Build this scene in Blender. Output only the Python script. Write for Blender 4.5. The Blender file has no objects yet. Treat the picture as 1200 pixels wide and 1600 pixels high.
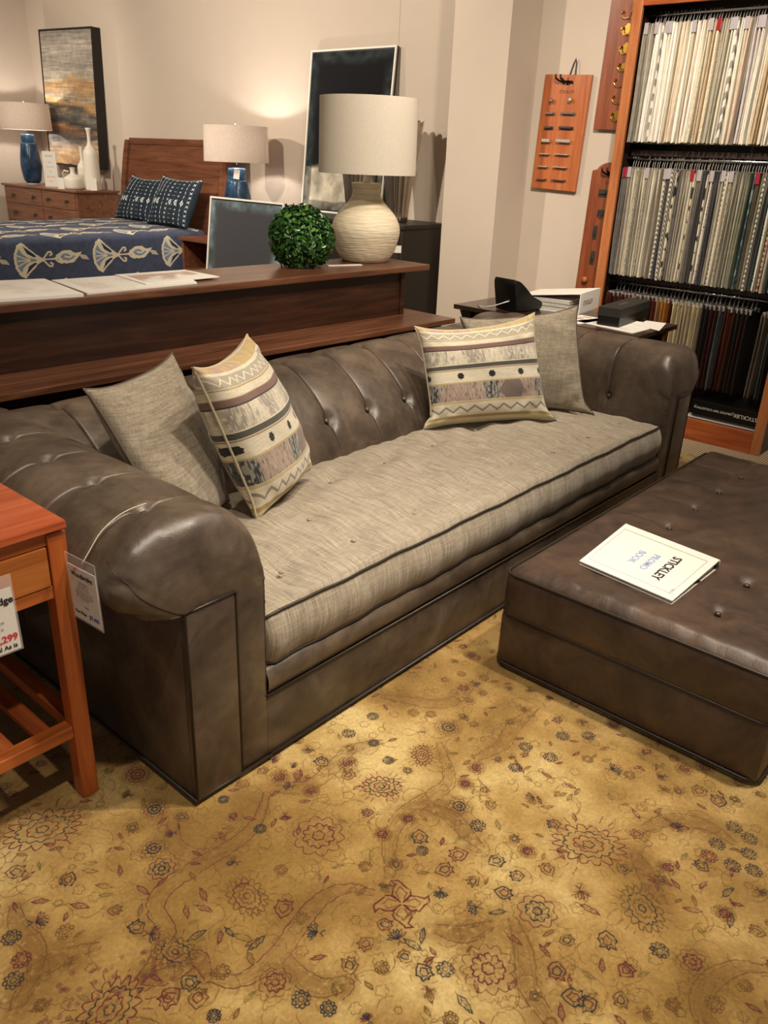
import bpy, bmesh, math, random
import numpy as np
from mathutils import Vector, Matrix

SC = bpy.context.scene
COL = SC.collection
random.seed(7)
RNG = np.random.default_rng(11)
PI = math.pi

# ------------------------------------------------------------------ camera
cam_d = bpy.data.cameras.new('camera')
cam = bpy.data.objects.new('camera', cam_d)
COL.objects.link(cam)
_r = Vector((0.6479, -0.7611, 0.0))
yaw, pitch, roll = 0.86490808, 0.41279776, 0.04103753
fw = Vector((math.sin(yaw) * math.cos(pitch), math.cos(yaw) * math.cos(pitch), -math.sin(pitch)))
rt = Vector((math.cos(yaw), -math.sin(yaw), 0.0))
up = rt.cross(fw)
rt2 = rt * math.cos(roll) + up * math.sin(roll)
up2 = up * math.cos(roll) - rt * math.sin(roll)
cam.matrix_world = Matrix(((rt2.x, up2.x, -fw.x, 0), (rt2.y, up2.y, -fw.y, 0), (rt2.z, up2.z, -fw.z, 1.45), (0, 0, 0, 1)))
cam_d.sensor_fit = 'HORIZONTAL'
cam_d.sensor_width = 36.0
cam_d.lens = 1272.76 / 1200.0 * 36.0
cam_d.clip_start = 0.05
SC.camera = cam

# ------------------------------------------------------------------ world, exposure, ceiling spots
SC.view_settings.view_transform = 'Standard'
SC.view_settings.look = 'None'
SC.view_settings.exposure = 0.0
SC.view_settings.gamma = 1.0
SC.view_settings.use_curve_mapping = False
w = bpy.data.worlds.new('world')
SC.world = w
w.use_nodes = True
w.node_tree.nodes['Background'].inputs[0].default_value = (1.0, 0.88, 0.75, 1)
w.node_tree.nodes['Background'].inputs[1].default_value = 0.32

WARM = (1.0, 0.87, 0.71)
def spot(loc, target, energy, angle=70, blend=0.9, radius=0.05, color=WARM):
    d = bpy.data.lights.new('ceiling_spot', 'SPOT')
    d.energy = energy; d.spot_size = math.radians(angle); d.spot_blend = blend
    d.shadow_soft_size = radius; d.color = color
    o = bpy.data.objects.new('ceiling_spot', d)
    o.location = loc
    o.rotation_euler = (Vector(target) - Vector(loc)).to_track_quat('-Z', 'Y').to_euler()
    COL.objects.link(o)
    return o
# (lamp position under the ceiling, aimed at, watts, cone)
SPOTS = [
    ((2.1, 0.1, 2.95), (1.35, 0.70, 0.0), 250, 62),
    ((0.6, 0.3, 2.95), (0.95, 0.95, 0.0), 110, 70),
    ((2.6, 0.9, 2.95), (2.3, 1.7, 0.4), 130, 80),
    ((1.3, 0.7, 2.95), (1.2, 1.8, 0.6), 120, 80),
    ((3.3, 0.9, 2.95), (3.4, 1.9, 0.6), 100, 80),
    ((2.2, 1.3, 2.95), (3.1, 2.8, 1.0), 150, 75),
    ((2.1, 0.9, 2.95), (4.75, 1.8, 1.5), 330, 60),
    ((2.6, 1.6, 2.95), (4.9, 3.0, 1.6), 170, 90),
    ((2.0, 4.4, 2.95), (5.2, 4.9, 1.7), 330, 95),
    ((1.8, 7.0, 2.95), (5.2, 7.2, 1.6), 330, 100),
    ((2.6, 5.0, 2.95), (3.6, 7.4, 0.7), 150, 80),
    ((3.0, 9.0, 2.95), (5.6, 10.0, 1.8), 190, 100),
    ((1.0, 2.0, 2.95), (1.8, 2.8, 0.8), 70, 90),
]
for loc, tgt, en, an in SPOTS:
    spot(loc, tgt, en, an)

# ------------------------------------------------------------------ colours and node materials
def lin(c):
    if isinstance(c, str):
        c = tuple(int(c[i:i + 2], 16) for i in (1, 3, 5))
    return tuple(((v / 255) / 12.92 if v / 255 <= 0.04045 else ((v / 255 + 0.055) / 1.055) ** 2.4) for v in c) + (1.0,)

def newmat(name):
    m = bpy.data.materials.new(name)
    m.use_nodes = True
    nt = m.node_tree
    return m, nt, nt.nodes['Principled BSDF']

def nd(nt, t, **k):
    n = nt.nodes.new(t)
    for a, b in k.items():
        setattr(n, a, b)
    return n

def coords(nt, scale=(1, 1, 1), kind='Object', rot=(0, 0, 0)):
    tc = nd(nt, 'ShaderNodeTexCoord'); mp = nd(nt, 'ShaderNodeMapping')
    mp.inputs['Scale'].default_value = scale
    mp.inputs['Rotation'].default_value = rot
    nt.links.new(tc.outputs[kind], mp.inputs['Vector'])
    return mp.outputs['Vector']

def noise(nt, vec, scale, detail=3, rough=0.55, dist=0.0):
    n = nd(nt, 'ShaderNodeTexNoise')
    n.inputs['Scale'].default_value = scale; n.inputs['Detail'].default_value = detail
    n.inputs['Roughness'].default_value = rough; n.inputs['Distortion'].default_value = dist
    nt.links.new(vec, n.inputs['Vector'])
    return n.outputs['Fac']

def ramp(nt, fac, stops):
    r = nd(nt, 'ShaderNodeValToRGB')
    e = r.color_ramp.elements
    while len(e) > 1:
        e.remove(e[-1])
    e[0].position = stops[0][0]; e[0].color = lin(stops[0][1])
    for p, c in stops[1:]:
        x = e.new(p); x.color = lin(c)
    nt.links.new(fac, r.inputs['Fac'])
    return r.outputs['Color']

def mixc(nt, fac, a, b, mode='MIX'):
    m = nd(nt, 'ShaderNodeMix', data_type='RGBA', blend_type=mode)
    for s, v in ((m.inputs[0], fac), (m.inputs[6], a), (m.inputs[7], b)):
        if isinstance(v, (int, float)):
            s.default_value = v
        elif isinstance(v, tuple):
            s.default_value = v
        else:
            nt.links.new(v, s)
    return m.outputs[2]

def bump(nt, bs, h, strength=0.3, dist=0.002):
    b = nd(nt, 'ShaderNodeBump')
    b.inputs['Strength'].default_value = strength; b.inputs['Distance'].default_value = dist
    nt.links.new(h, b.inputs['Height']); nt.links.new(b.outputs['Normal'], bs.inputs['Normal'])

def addh(nt, a, b, kb=1.0):
    m = nd(nt, 'ShaderNodeMath', operation='MULTIPLY_ADD')
    nt.links.new(b, m.inputs[0]); m.inputs[1].default_value = kb; nt.links.new(a, m.inputs[2])
    return m.outputs[0]

def plain(name, c, rough=0.5, metal=0.0, var=0.0, bs_=0.0, scale=30, spec=0.5, coat=0.0):
    m, nt, bs = newmat(name)
    bs.inputs['Base Color'].default_value = lin(c)
    bs.inputs['Roughness'].default_value = rough; bs.inputs['Metallic'].default_value = metal
    bs.inputs['Specular IOR Level'].default_value = spec
    bs.inputs['Coat Weight'].default_value = coat
    if var or bs_:
        v = coords(nt); n = noise(nt, v, scale)
        if var:
            c1 = lin(c); d = tuple(x * (1 - var) for x in c1[:3]) + (1,)
            nt.links.new(mixc(nt, n, c1, d), bs.inputs['Base Color'])
        if bs_:
            bump(nt, bs, n, bs_)
    return m

def leather(name, dark, mid, light, rough=0.36):
    m, nt, bs = newmat(name)
    v = coords(nt)
    n1 = noise(nt, v, 5.5, 5, 0.62, 0.6); n2 = noise(nt, v, 38, 4, 0.6)
    f = addh(nt, n1, n2, 0.22)
    nt.links.new(ramp(nt, f, [(0.40, dark), (0.60, mid), (0.82, light)]), bs.inputs['Base Color'])
    rr = nd(nt, 'ShaderNodeMapRange')
    rr.inputs['To Min'].default_value = rough - 0.07; rr.inputs['To Max'].default_value = rough + 0.12
    nt.links.new(n2, rr.inputs['Value']); nt.links.new(rr.outputs[0], bs.inputs['Roughness'])
    bs.inputs['Specular IOR Level'].default_value = 0.55
    vo = nd(nt, 'ShaderNodeTexVoronoi'); vo.inputs['Scale'].default_value = 420
    nt.links.new(v, vo.inputs['Vector'])
    vec2 = coords(nt, (1, 1, 0.35))
    n3 = noise(nt, vec2, 16, 3, 0.5, 1.2)
    h = addh(nt, n3, vo.outputs['Distance'], 0.10)
    bump(nt, bs, h, 0.35, 0.004)
    return m

def wood(name, dark, mid, light, axis='x', rough=0.35, scale=1.0, coat=0.15):
    m, nt, bs = newmat(name)
    s = [14 * scale] * 3
    s['xyz'.index(axis)] = 0.9 * scale
    v = coords(nt, tuple(s))
    n1 = noise(nt, v, 2.0, 6, 0.6, 0.9)
    n2 = noise(nt, coords(nt, tuple(q * 5 for q in s)), 3.0, 3, 0.6)
    f = addh(nt, n1, n2, 0.18)
    nt.links.new(ramp(nt, f, [(0.38, dark), (0.58, mid), (0.80, light)]), bs.inputs['Base Color'])
    bs.inputs['Roughness'].default_value = rough
    bs.inputs['Coat Weight'].default_value = coat; bs.inputs['Coat Roughness'].default_value = 0.2
    bump(nt, bs, n2, 0.12, 0.001)
    return m

def linen(name, dark, mid, light, sx=1.0, swap=False):
    """slubby woven cloth: two crossed stretched noises"""
    m, nt, bs = newmat(name)
    a, b = ((230, 12, 16), (16, 260, 230)) if not swap else ((14, 14, 210), (200, 200, 13))
    na = noise(nt, coords(nt, tuple(q * sx for q in a)), 1.0, 3, 0.6)
    nb = noise(nt, coords(nt, tuple(q * sx for q in b)), 1.0, 3, 0.6)
    nc = noise(nt, coords(nt), 900, 2)
    nl = noise(nt, coords(nt, (90, 5, 5) if not swap else (70, 70, 5)), 1.0, 3, 0.6)
    f0 = addh(nt, addh(nt, na, nb, 0.7), addh(nt, nl, nl, 0.0), 0.6)
    f = addh(nt, f0, nc, 0.35)
    mr = nd(nt, 'ShaderNodeMapRange'); mr.inputs['From Min'].default_value = 0.80; mr.inputs['From Max'].default_value = 1.85
    nt.links.new(f, mr.inputs['Value'])
    nt.links.new(ramp(nt, mr.outputs[0], [(0.1, dark), (0.5, mid), (0.9, light)]), bs.inputs['Base Color'])
    bs.inputs['Roughness'].default_value = 0.9; bs.inputs['Sheen Weight'].default_value = 0.15
    bump(nt, bs, f, 0.35, 0.0015)
    return m

def image_mat(name, arr, rough=0.85, ext='EXTEND', sheen=0.0, bumpk=0.0, bscale=600, spec=0.3):
    """arr: (h, w, 3) sRGB 0..1 computed in this script, row 0 at the bottom"""
    h, wd = arr.shape[:2]
    im = bpy.data.images.new(name, wd, h, alpha=False)
    px = np.ones((h, wd, 4), np.float32); px[..., :3] = np.clip(arr, 0, 1)
    im.pixels.foreach_set(px.ravel()); im.update(); im.pack()
    m, nt, bs = newmat(name)
    tx = nd(nt, 'ShaderNodeTexImage', image=im, extension=ext)
    uv = nd(nt, 'ShaderNodeUVMap')
    nt.links.new(uv.outputs[0], tx.inputs['Vector'])
    v = coords(nt)
    n = noise(nt, v, bscale, 2)
    nt.links.new(mixc(nt, 0.14, tx.outputs['Color'], n, 'OVERLAY'), bs.inputs['Base Color'])
    bs.inputs['Roughness'].default_value = rough; bs.inputs['Sheen Weight'].default_value = sheen
    bs.inputs['Specular IOR Level'].default_value = spec
    if bumpk:
        bump(nt, bs, n, bumpk, 0.002)
    return m

def clear(name, rough=0.05, alpha=0.25, c='#ffffff'):
    m, nt, bs = newmat(name)
    bs.inputs['Base Color'].default_value = lin(c); bs.inputs['Roughness'].default_value = rough
    bs.inputs['Alpha'].default_value = alpha
    return m

def shade_mat(name, c1, c2, trans=0.35):
    m, nt, bs = newmat(name)
    f = noise(nt, coords(nt, (60, 60, 400)), 1.0, 3); g = noise(nt, coords(nt, (400, 400, 40)), 1.0, 3)
    s = addh(nt, f, g, 1.0)
    mr = nd(nt, 'ShaderNodeMapRange'); mr.inputs['From Min'].default_value = 0.6; mr.inputs['From Max'].default_value = 1.4
    nt.links.new(s, mr.inputs['Value'])
    c = ramp(nt, mr.outputs[0], [(0.2, c1), (0.8, c2)])
    nt.links.new(c, bs.inputs['Base Color']); bs.inputs['Roughness'].default_value = 0.9
    tr = nd(nt, 'ShaderNodeBsdfTranslucent'); nt.links.new(c, tr.inputs['Color'])
    mx = nd(nt, 'ShaderNodeMixShader'); mx.inputs[0].default_value = trans
    nt.links.new(bs.outputs[0], mx.inputs[1]); nt.links.new(tr.outputs[0], mx.inputs[2])
    nt.links.new(mx.outputs[0], nt.nodes['Material Output'].inputs['Surface'])
    bump(nt, bs, s, 0.2, 0.001)
    return m

# ------------------------------------------------------------------ object helpers
ORG = {}
def thing(name, label, cat, loc=(0, 0, 0), group=None):
    o = bpy.data.objects.new(name, None); COL.objects.link(o)
    o.empty_display_size = 0.1
    o.location = loc; o['label'] = label; o['category'] = cat
    if group: o['group'] = group
    ORG[o.name] = Vector(loc)
    return o

def emit(name, verts, faces, mat, parent=None, smooth=False, loc=None, uvs=None, mats=None, fmat=None):
    """verts are world coordinates; the object's origin is its parent's base (or loc)"""
    base = ORG[parent.name] if parent is not None else Vector(loc if loc is not None else (0, 0, 0))
    v = np.asarray(verts, dtype=float) - np.array(base[:])
    me = bpy.data.meshes.new(name)
    me.from_pydata(v.tolist(), [], [tuple(int(i) for i in f) for f in faces])
    if uvs is not None:
        ul = me.uv_layers.new(name='UVMap')
        idx = np.zeros(len(me.loops), np.int64); me.loops.foreach_get('vertex_index', idx)
        ul.data.foreach_set('uv', np.asarray(uvs, np.float32)[idx].ravel())
    for m in (mats or [mat]):
        me.materials.append(m)
    if fmat is not None:
        me.polygons.foreach_set('material_index', fmat)
    if smooth:
        me.polygons.foreach_set('use_smooth', [True] * len(me.polygons))
    me.update()
    o = bpy.data.objects.new(name, me); COL.objects.link(o)
    if parent is not None:
        o.parent = parent; ORG[o.name] = base
    else:
        o.location = base; ORG[o.name] = base
    return o

def tag(o, label=None, cat=None, group=None, kind=None):
    if label: o['label'] = label
    if cat: o['category'] = cat
    if group: o['group'] = group
    if kind: o['kind'] = kind
    return o

class MB:
    def __init__(s):
        s.v = []; s.f = []
    def add(s, v, f):
        n = len(s.v); s.v.extend([tuple(p) for p in v]); s.f.extend([tuple(i + n for i in q) for q in f]); return s
    def box(s, lo, hi, bev=0.0, M=None):
        bm = bmesh.new()
        bmesh.ops.create_cube(bm, size=1.0)
        lo = Vector(lo); hi = Vector(hi)
        for v in bm.verts:
            v.co = Vector((lo[i] + (hi[i] - lo[i]) * (v.co[i] + 0.5) for i in range(3)))
        if bev > 0:
            bmesh.ops.bevel(bm, geom=bm.edges[:], offset=bev, segments=2, affect='EDGES', profile=0.5)
        if M is not None:
            bm.transform(M)
        bm.verts.index_update()
        s.add([v.co[:] for v in bm.verts], [[v.index for v in f.verts] for f in bm.faces]); bm.free(); return s
    def tube(s, pts, r, n=6, closed=False, rr=None):
        P = [Vector(p) for p in pts]; m = len(P); V = []; F = []
        for i, p in enumerate(P):
            a = P[(i - 1) % m] if (i > 0 or closed) else P[i]
            b = P[(i + 1) % m] if (i < m - 1 or closed) else P[i]
            t = (b - a)
            t = t.normalized() if t.length > 1e-9 else Vector((0, 0, 1))
            h = Vector((0, 0, 1)) if abs(t.z) < 0.9 else Vector((1, 0, 0))
            x = t.cross(h).normalized(); y = t.cross(x)
            q = rr[i] if rr is not None else r
            for k in range(n):
                an = 2 * PI * k / n
                V.append(p + x * (q * math.cos(an)) + y * (q * math.sin(an)))
        for i in range(m if closed else m - 1):
            j = (i + 1) % m
            for k in range(n):
                F.append((i * n + k, i * n + (k + 1) % n, j * n + (k + 1) % n, j * n + k))
        if not closed:
            F.append(tuple(range(n))[::-1]); F.append(tuple(range((m - 1) * n, m * n)))
        return s.add(V, F)
    def lathe(s, prof, c=(0, 0, 0), n=40, cap=True, wob=None):
        V = []; F = []
        for r, z in prof:
            for k in range(n):
                a = 2 * PI * k / n
                q = r * (wob(a, z) if wob else 1)
                V.append((c[0] + q * math.cos(a), c[1] + q * math.sin(a), c[2] + z))
        m = len(prof)
        for i in range(m - 1):
            for k in range(n):
                F.append((i * n + k, i * n + (k + 1) % n, (i + 1) * n + (k + 1) % n, (i + 1) * n + k))
        if cap:
            F.append(tuple(range(n))[::-1]); F.append(tuple(range((m - 1) * n, m * n)))
        return s.add(V, F)
    def out(s, name, mat, parent=None, smooth=False, loc=None, M=None, **k):
        v = s.v
        if M is not None:
            v = [(M @ Vector(p))[:] for p in v]
        return emit(name, v, s.f, mat, parent, smooth, loc, **k)

def bx(name, lo, hi, mat, parent=None, bev=0.003, loc=None, M=None):
    return MB().box(lo, hi, bev, M).out(name, mat, parent, loc=loc)

def autosmooth(o, ang=0.6):
    me = o.data
    bm = bmesh.new(); bm.from_mesh(me)
    for e in bm.edges:
        if len(e.link_faces) == 2 and e.calc_face_angle(0) > ang:
            e.smooth = False
    for f in bm.faces: f.smooth = True
    bm.to_mesh(me); bm.free()
    return o

def gridmesh(P, closed_u=False):
    """P (n, m, 3) -> verts, faces"""
    n, m = P.shape[:2]
    v = P.reshape(-1, 3)
    F = []
    for i in range(n if closed_u else n - 1):
        j = (i + 1) % n
        for k in range(m - 1):
            F.append((i * m + k, i * m + k + 1, j * m + k + 1, j * m + k))
    return v, F

def spline(pts, n):
    """Catmull-Rom through 2-D points, n samples even in arc length"""
    P = np.array(pts, float)
    Q = np.vstack([2 * P[0] - P[1], P, 2 * P[-1] - P[-2]])
    out = []
    for i in range(1, len(Q) - 2):
        for t in np.linspace(0, 1, 16, endpoint=False):
            a, b, c, d = Q[i - 1], Q[i], Q[i + 1], Q[i + 2]
            out.append(0.5 * ((2 * b) + (-a + c) * t + (2 * a - 5 * b + 4 * c - d) * t * t + (-a + 3 * b - 3 * c + d) * t ** 3))
    out.append(P[-1]); out = np.array(out)
    L = np.concatenate([[0], np.cumsum(np.linalg.norm(np.diff(out, axis=0), axis=1))])
    s = np.linspace(0, L[-1], n)
    return np.stack([np.interp(s, L, out[:, k]) for k in range(out.shape[1])], 1)

def text(name, body, size, M, mat, parent, extrude=0.0004, align='CENTER', font_scale=1.0, bold=0.0):
    c = bpy.data.curves.new(name, 'FONT')
    c.body = body; c.size = size; c.extrude = extrude; c.align_x = align; c.align_y = 'CENTER'
    c.offset = bold; c.resolution_u = 3
    tmp = bpy.data.objects.new(name, c); COL.objects.link(tmp)
    me = bpy.data.meshes.new_from_object(tmp.evaluated_get(bpy.context.evaluated_depsgraph_get()))
    bpy.data.objects.remove(tmp); bpy.data.curves.remove(c)
    me.materials.clear(); me.materials.append(mat); me.transform(Matrix.Translation(-ORG[parent.name]) @ M)
    o = bpy.data.objects.new(name, me); COL.objects.link(o)
    o.parent = parent; ORG[o.name] = ORG[parent.name]
    return o

def frame3(o, x, y):
    """matrix with origin o, x and y directions (world)"""
    x = Vector(x).normalized(); y = Vector(y); z = x.cross(y).normalized(); y = z.cross(x)
    return Matrix(((x.x, y.x, z.x, o[0]), (x.y, y.y, z.y, o[1]), (x.z, y.z, z.z, o[2]), (0, 0, 0, 1)))

# ------------------------------------------------------------------ little painter for woven and painted patterns
def hexc(c):
    return np.array([int(c[i:i + 2], 16) / 255 for i in (1, 3, 5)], np.float32)

def nmap(h, w, cell, octs=3, seed=0, aniso=(1, 1)):
    g = np.random.default_rng(seed); out = np.zeros((h, w), np.float32); amp = 1.0; tot = 0
    for o in range(octs):
        ch = max(2, int(h / (cell * aniso[0]) * 2 ** o) + 2); cw = max(2, int(w / (cell * aniso[1]) * 2 ** o) + 2)
        a = g.random((ch, cw)).astype(np.float32)
        y = np.linspace(0, ch - 1.001, h); x = np.linspace(0, cw - 1.001, w)
        yi = y.astype(int); xi = x.astype(int); fy = (y - yi)[:, None]; fx = (x - xi)[None]
        fy = fy * fy * (3 - 2 * fy); fx = fx * fx * (3 - 2 * fx)
        out += amp * ((a[yi][:, xi] * (1 - fy) + a[yi + 1][:, xi] * fy) * (1 - fx) + (a[yi][:, xi + 1] * (1 - fy) + a[yi + 1][:, xi + 1] * fy) * fx)
        tot += amp; amp *= 0.5
    return out / tot

class Paint:
    def __init__(s, w, h, bg):
        s.w = w; s.h = h; s.a = np.empty((h, w, 3), np.float32); s.a[:] = hexc(bg) if isinstance(bg, str) else bg
        s.ink = None
    def blend(s, x0, y0, x1, y1, cov, c):
        reg = s.a[y0:y1, x0:x1]
        if s.ink is not None: cov = cov * s.ink[y0:y1, x0:x1]
        reg += (c - reg) * cov[..., None]
    def line(s, pts, r, c, al=1.0, soft=0.8, closed=False):
        c = hexc(c) if isinstance(c, str) else c
        P = list(pts) + ([pts[0]] if closed else [])
        xs = [p[0] for p in P]; ys = [p[1] for p in P]; m = r + 2 * soft + 2
        x0 = max(0, int(min(xs) - m)); x1 = min(s.w, int(max(xs) + m) + 1); y0 = max(0, int(min(ys) - m)); y1 = min(s.h, int(max(ys) + m) + 1)
        if x1 <= x0 or y1 <= y0: return
        if len(P) > 10 and (x1 - x0) * (y1 - y0) > 40000:
            k = len(P) // 2
            s.line(P[:k + 1], r, c, al, soft); s.line(P[k:], r, c, al, soft); return
        X, Y = np.meshgrid(np.arange(x0, x1, dtype=np.float32), np.arange(y0, y1, dtype=np.float32))
        D = np.full(X.shape, 1e9, np.float32)
        for (ax, ay), (bx_, by) in zip(P[:-1], P[1:]):
            dx, dy = bx_ - ax, by - ay; L = dx * dx + dy * dy + 1e-9
            t = np.clip(((X - ax) * dx + (Y - ay) * dy) / L, 0, 1)
            D = np.minimum(D, (X - ax - t * dx) ** 2 + (Y - ay - t * dy) ** 2)
        D = np.sqrt(D)
        s.blend(x0, y0, x1, y1, np.clip((r + soft - D) / (2 * soft), 0, 1) * al, c)
    def poly(s, pts, c, al=1.0):
        c = hexc(c) if isinstance(c, str) else c
        xs = [p[0] for p in pts]; ys = [p[1] for p in pts]
        x0 = max(0, int(min(xs)) - 1); x1 = min(s.w, int(max(xs)) + 2); y0 = max(0, int(min(ys)) - 1); y1 = min(s.h, int(max(ys)) + 2)
        if x1 <= x0 or y1 <= y0: return
        X, Y = np.meshgrid(np.arange(x0, x1, dtype=np.float32), np.arange(y0, y1, dtype=np.float32))
        ins = np.zeros(X.shape, bool); n = len(pts)
        for i in range(n):
            ax, ay = pts[i]; bx_, by = pts[(i + 1) % n]
            if ay == by: continue
            ins ^= ((ay > Y) != (by > Y)) & (X < (bx_ - ax) * (Y - ay) / (by - ay) + ax)
        s.blend(x0, y0, x1, y1, ins.astype(np.float32) * al, c)
    def blob(s, x, y, r, c, al=0.5):
        c = hexc(c) if isinstance(c, str) else c
        x0 = max(0, int(x - r)); x1 = min(s.w, int(x + r) + 1); y0 = max(0, int(y - r)); y1 = min(s.h, int(y + r) + 1)
        if x1 <= x0 or y1 <= y0: return
        X, Y = np.meshgrid(np.arange(x0, x1, dtype=np.float32), np.arange(y0, y1, dtype=np.float32))
        d = np.clip(1 - ((X - x) ** 2 + (Y - y) ** 2) / (r * r), 0, 1) ** 2
        s.blend(x0, y0, x1, y1, d * al, c)
# ------------------------------------------------------------------ shared materials
M_WALL = plain('wall_paint', '#c9bbac', 0.85, var=0.06, bs_=0.05, scale=6, spec=0.3)
M_CEIL = plain('ceiling_paint', '#b8aea0', 0.9)
M_CARPET, _nt, _bs = newmat('loop_carpet')
_v = coords(_nt, (300, 120, 120))
_n = noise(_nt, _v, 1.0, 2); _w = nd(_nt, 'ShaderNodeTexWave'); _w.inputs['Scale'].default_value = 22; _w.bands_direction = 'Y'
_nt.links.new(coords(_nt), _w.inputs['Vector'])
_f = addh(_nt, _w.outputs['Fac'], _n, 0.6)
_nt.links.new(ramp(_nt, _f, [(0.1, '#5d4a38'), (0.6, '#a08a6c'), (1.0, '#c4b090')]), _bs.inputs['Base Color'])
_bs.inputs['Roughness'].default_value = 0.95; bump(_nt, _bs, _f, 0.6, 0.004)

M_LEA = leather('sofa_leather', '#3a3029', '#51453a', '#6b5d4e', 0.34)
M_LEA2 = leather('ottoman_leather', '#2f241e', '#45352b', '#5c4839', 0.36)
M_PIPE = plain('leather_piping', '#2b221b', 0.4)
M_LINEN = linen('seat_linen', '#675e51', '#988d7b', '#b9af9d')
M_LINEN2 = linen('pillow_linen', '#665d4f', '#8e8371', '#aba18f', 1.1, True)
M_LINENP = plain('pillow_piping', '#574a3e', 0.6)
M_DARKW = wood('dark_walnut', '#1f120c', '#321c12', '#45291b', 'x', 0.30)
M_REDW = wood('brown_mahogany', '#43271a', '#5f3b28', '#7a5139', 'x', 0.32)
M_CHERRY = wood('cherry', '#8c4f2c', '#aa673c', '#bf7d4e', 'z', 0.35)
M_CHERRYX = wood('cherry_top', '#984427', '#b5562f', '#c86c42', 'x', 0.22, 1.0, 0.4)
M_CASE = wood('case_dark', '#1c0f09', '#2c180f', '#3c2416', 'y', 0.5)
M_CHEST = wood('chest_wood', '#644030', '#80543e', '#94674e', 'y', 0.35)
M_BEDW = wood('bed_wood', '#50301f', '#6a402b', '#7d5039', 'y', 0.35)
M_BLACKW = plain('black_paint', '#161311', 0.4)
M_CHARC = plain('charcoal_lacquer', '#2c2722', 0.45)
M_BLACK = plain('black_plastic', '#0c0b0b', 0.35)
M_WHITE = plain('white_paper', '#e4e0d8', 0.7)
M_PAPER2 = plain('page_edges', '#d9d4c9', 0.8, var=0.3, scale=300)
M_STEEL = plain('chrome_wire', '#c9c9cc', 0.25, 1.0)
M_WIRE = plain('hanger_wire', '#b4b0aa', 0.3, 0.35)
M_BRASS = plain('polished_brass', '#d6a84e', 0.22, 1.0)
M_IRON = plain('dark_iron', '#4a4641', 0.4, 0.5)
M_NICK = plain('brushed_nickel', '#b5aea2', 0.4, 0.4)
M_PEWT = plain('antique_pewter', '#83695a', 0.4, 0.4)
M_CLEAR = clear('clear_sleeve', 0.08, 0.16)
M_INK = plain('black_ink', '#222226', 0.8)
M_INKB = plain('blue_ink', '#8f9ccc', 0.8)
M_INKBB = plain('blue_price_ink', '#3c4fae', 0.8)
M_INKR = plain('red_ink', '#d23b3b', 0.8)
M_INKG = plain('grey_ink', '#8b8580', 0.8)
M_GOLDINK = plain('dull_gold_ink', '#6e6250', 0.6)
M_BURN = plain('burnt_lettering', '#4a2413', 0.8)
M_CERAM, _nt, _bs = newmat('cream_ceramic')
_n = noise(_nt, coords(_nt, (7, 7, 120)), 1.0, 3, 0.6)
_nt.links.new(ramp(_nt, _n, [(0.3, '#d3c3a2'), (0.7, '#ece1c8')]), _bs.inputs['Base Color'])
_bs.inputs['Roughness'].default_value = 0.45; bump(_nt, _bs, _n, 0.7, 0.006)
M_CERAMG = plain('cream_ceramic_smooth', '#e0d2b8', 0.42)
M_WCER = plain('white_ceramic', '#dfd9cc', 0.5)

# ------------------------------------------------------------------ the room
def struct(name, lo, hi, mat, bev=0):
    o = bx(name, lo, hi, mat, bev=bev, loc=((lo[0] + hi[0]) / 2, (lo[1] + hi[1]) / 2, lo[2])); o['kind'] = 'structure'; return o
struct('floor', (-3.5, -3.5, -0.1), (6.6, 11.6, 0.0), M_CARPET)
struct('ceiling', (-3.5, -3.5, 3.05), (6.6, 11.6, 3.15), M_CEIL)
struct('wall_right', (4.96, -3.5, 0), (5.36, 3.12, 3.05), M_WALL)
struct('wall_pillar', (4.63, 3.12, 0), (5.36, 3.54, 3.05), M_WALL)
struct('wall_niche', (5.324, 3.54, 0), (5.46, 4.58, 3.05), M_WALL)
struct('wall_headboard', (5.32, 4.58, 0), (5.76, 8.385, 3.05), M_WALL)
struct('wall_corner', (5.76, 8.385, 0), (5.9, 11.0, 3.05), M_WALL)
struct('wall_far', (-3.5, 11.0, 0), (5.9, 11.15, 3.05), M_WALL)

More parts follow.
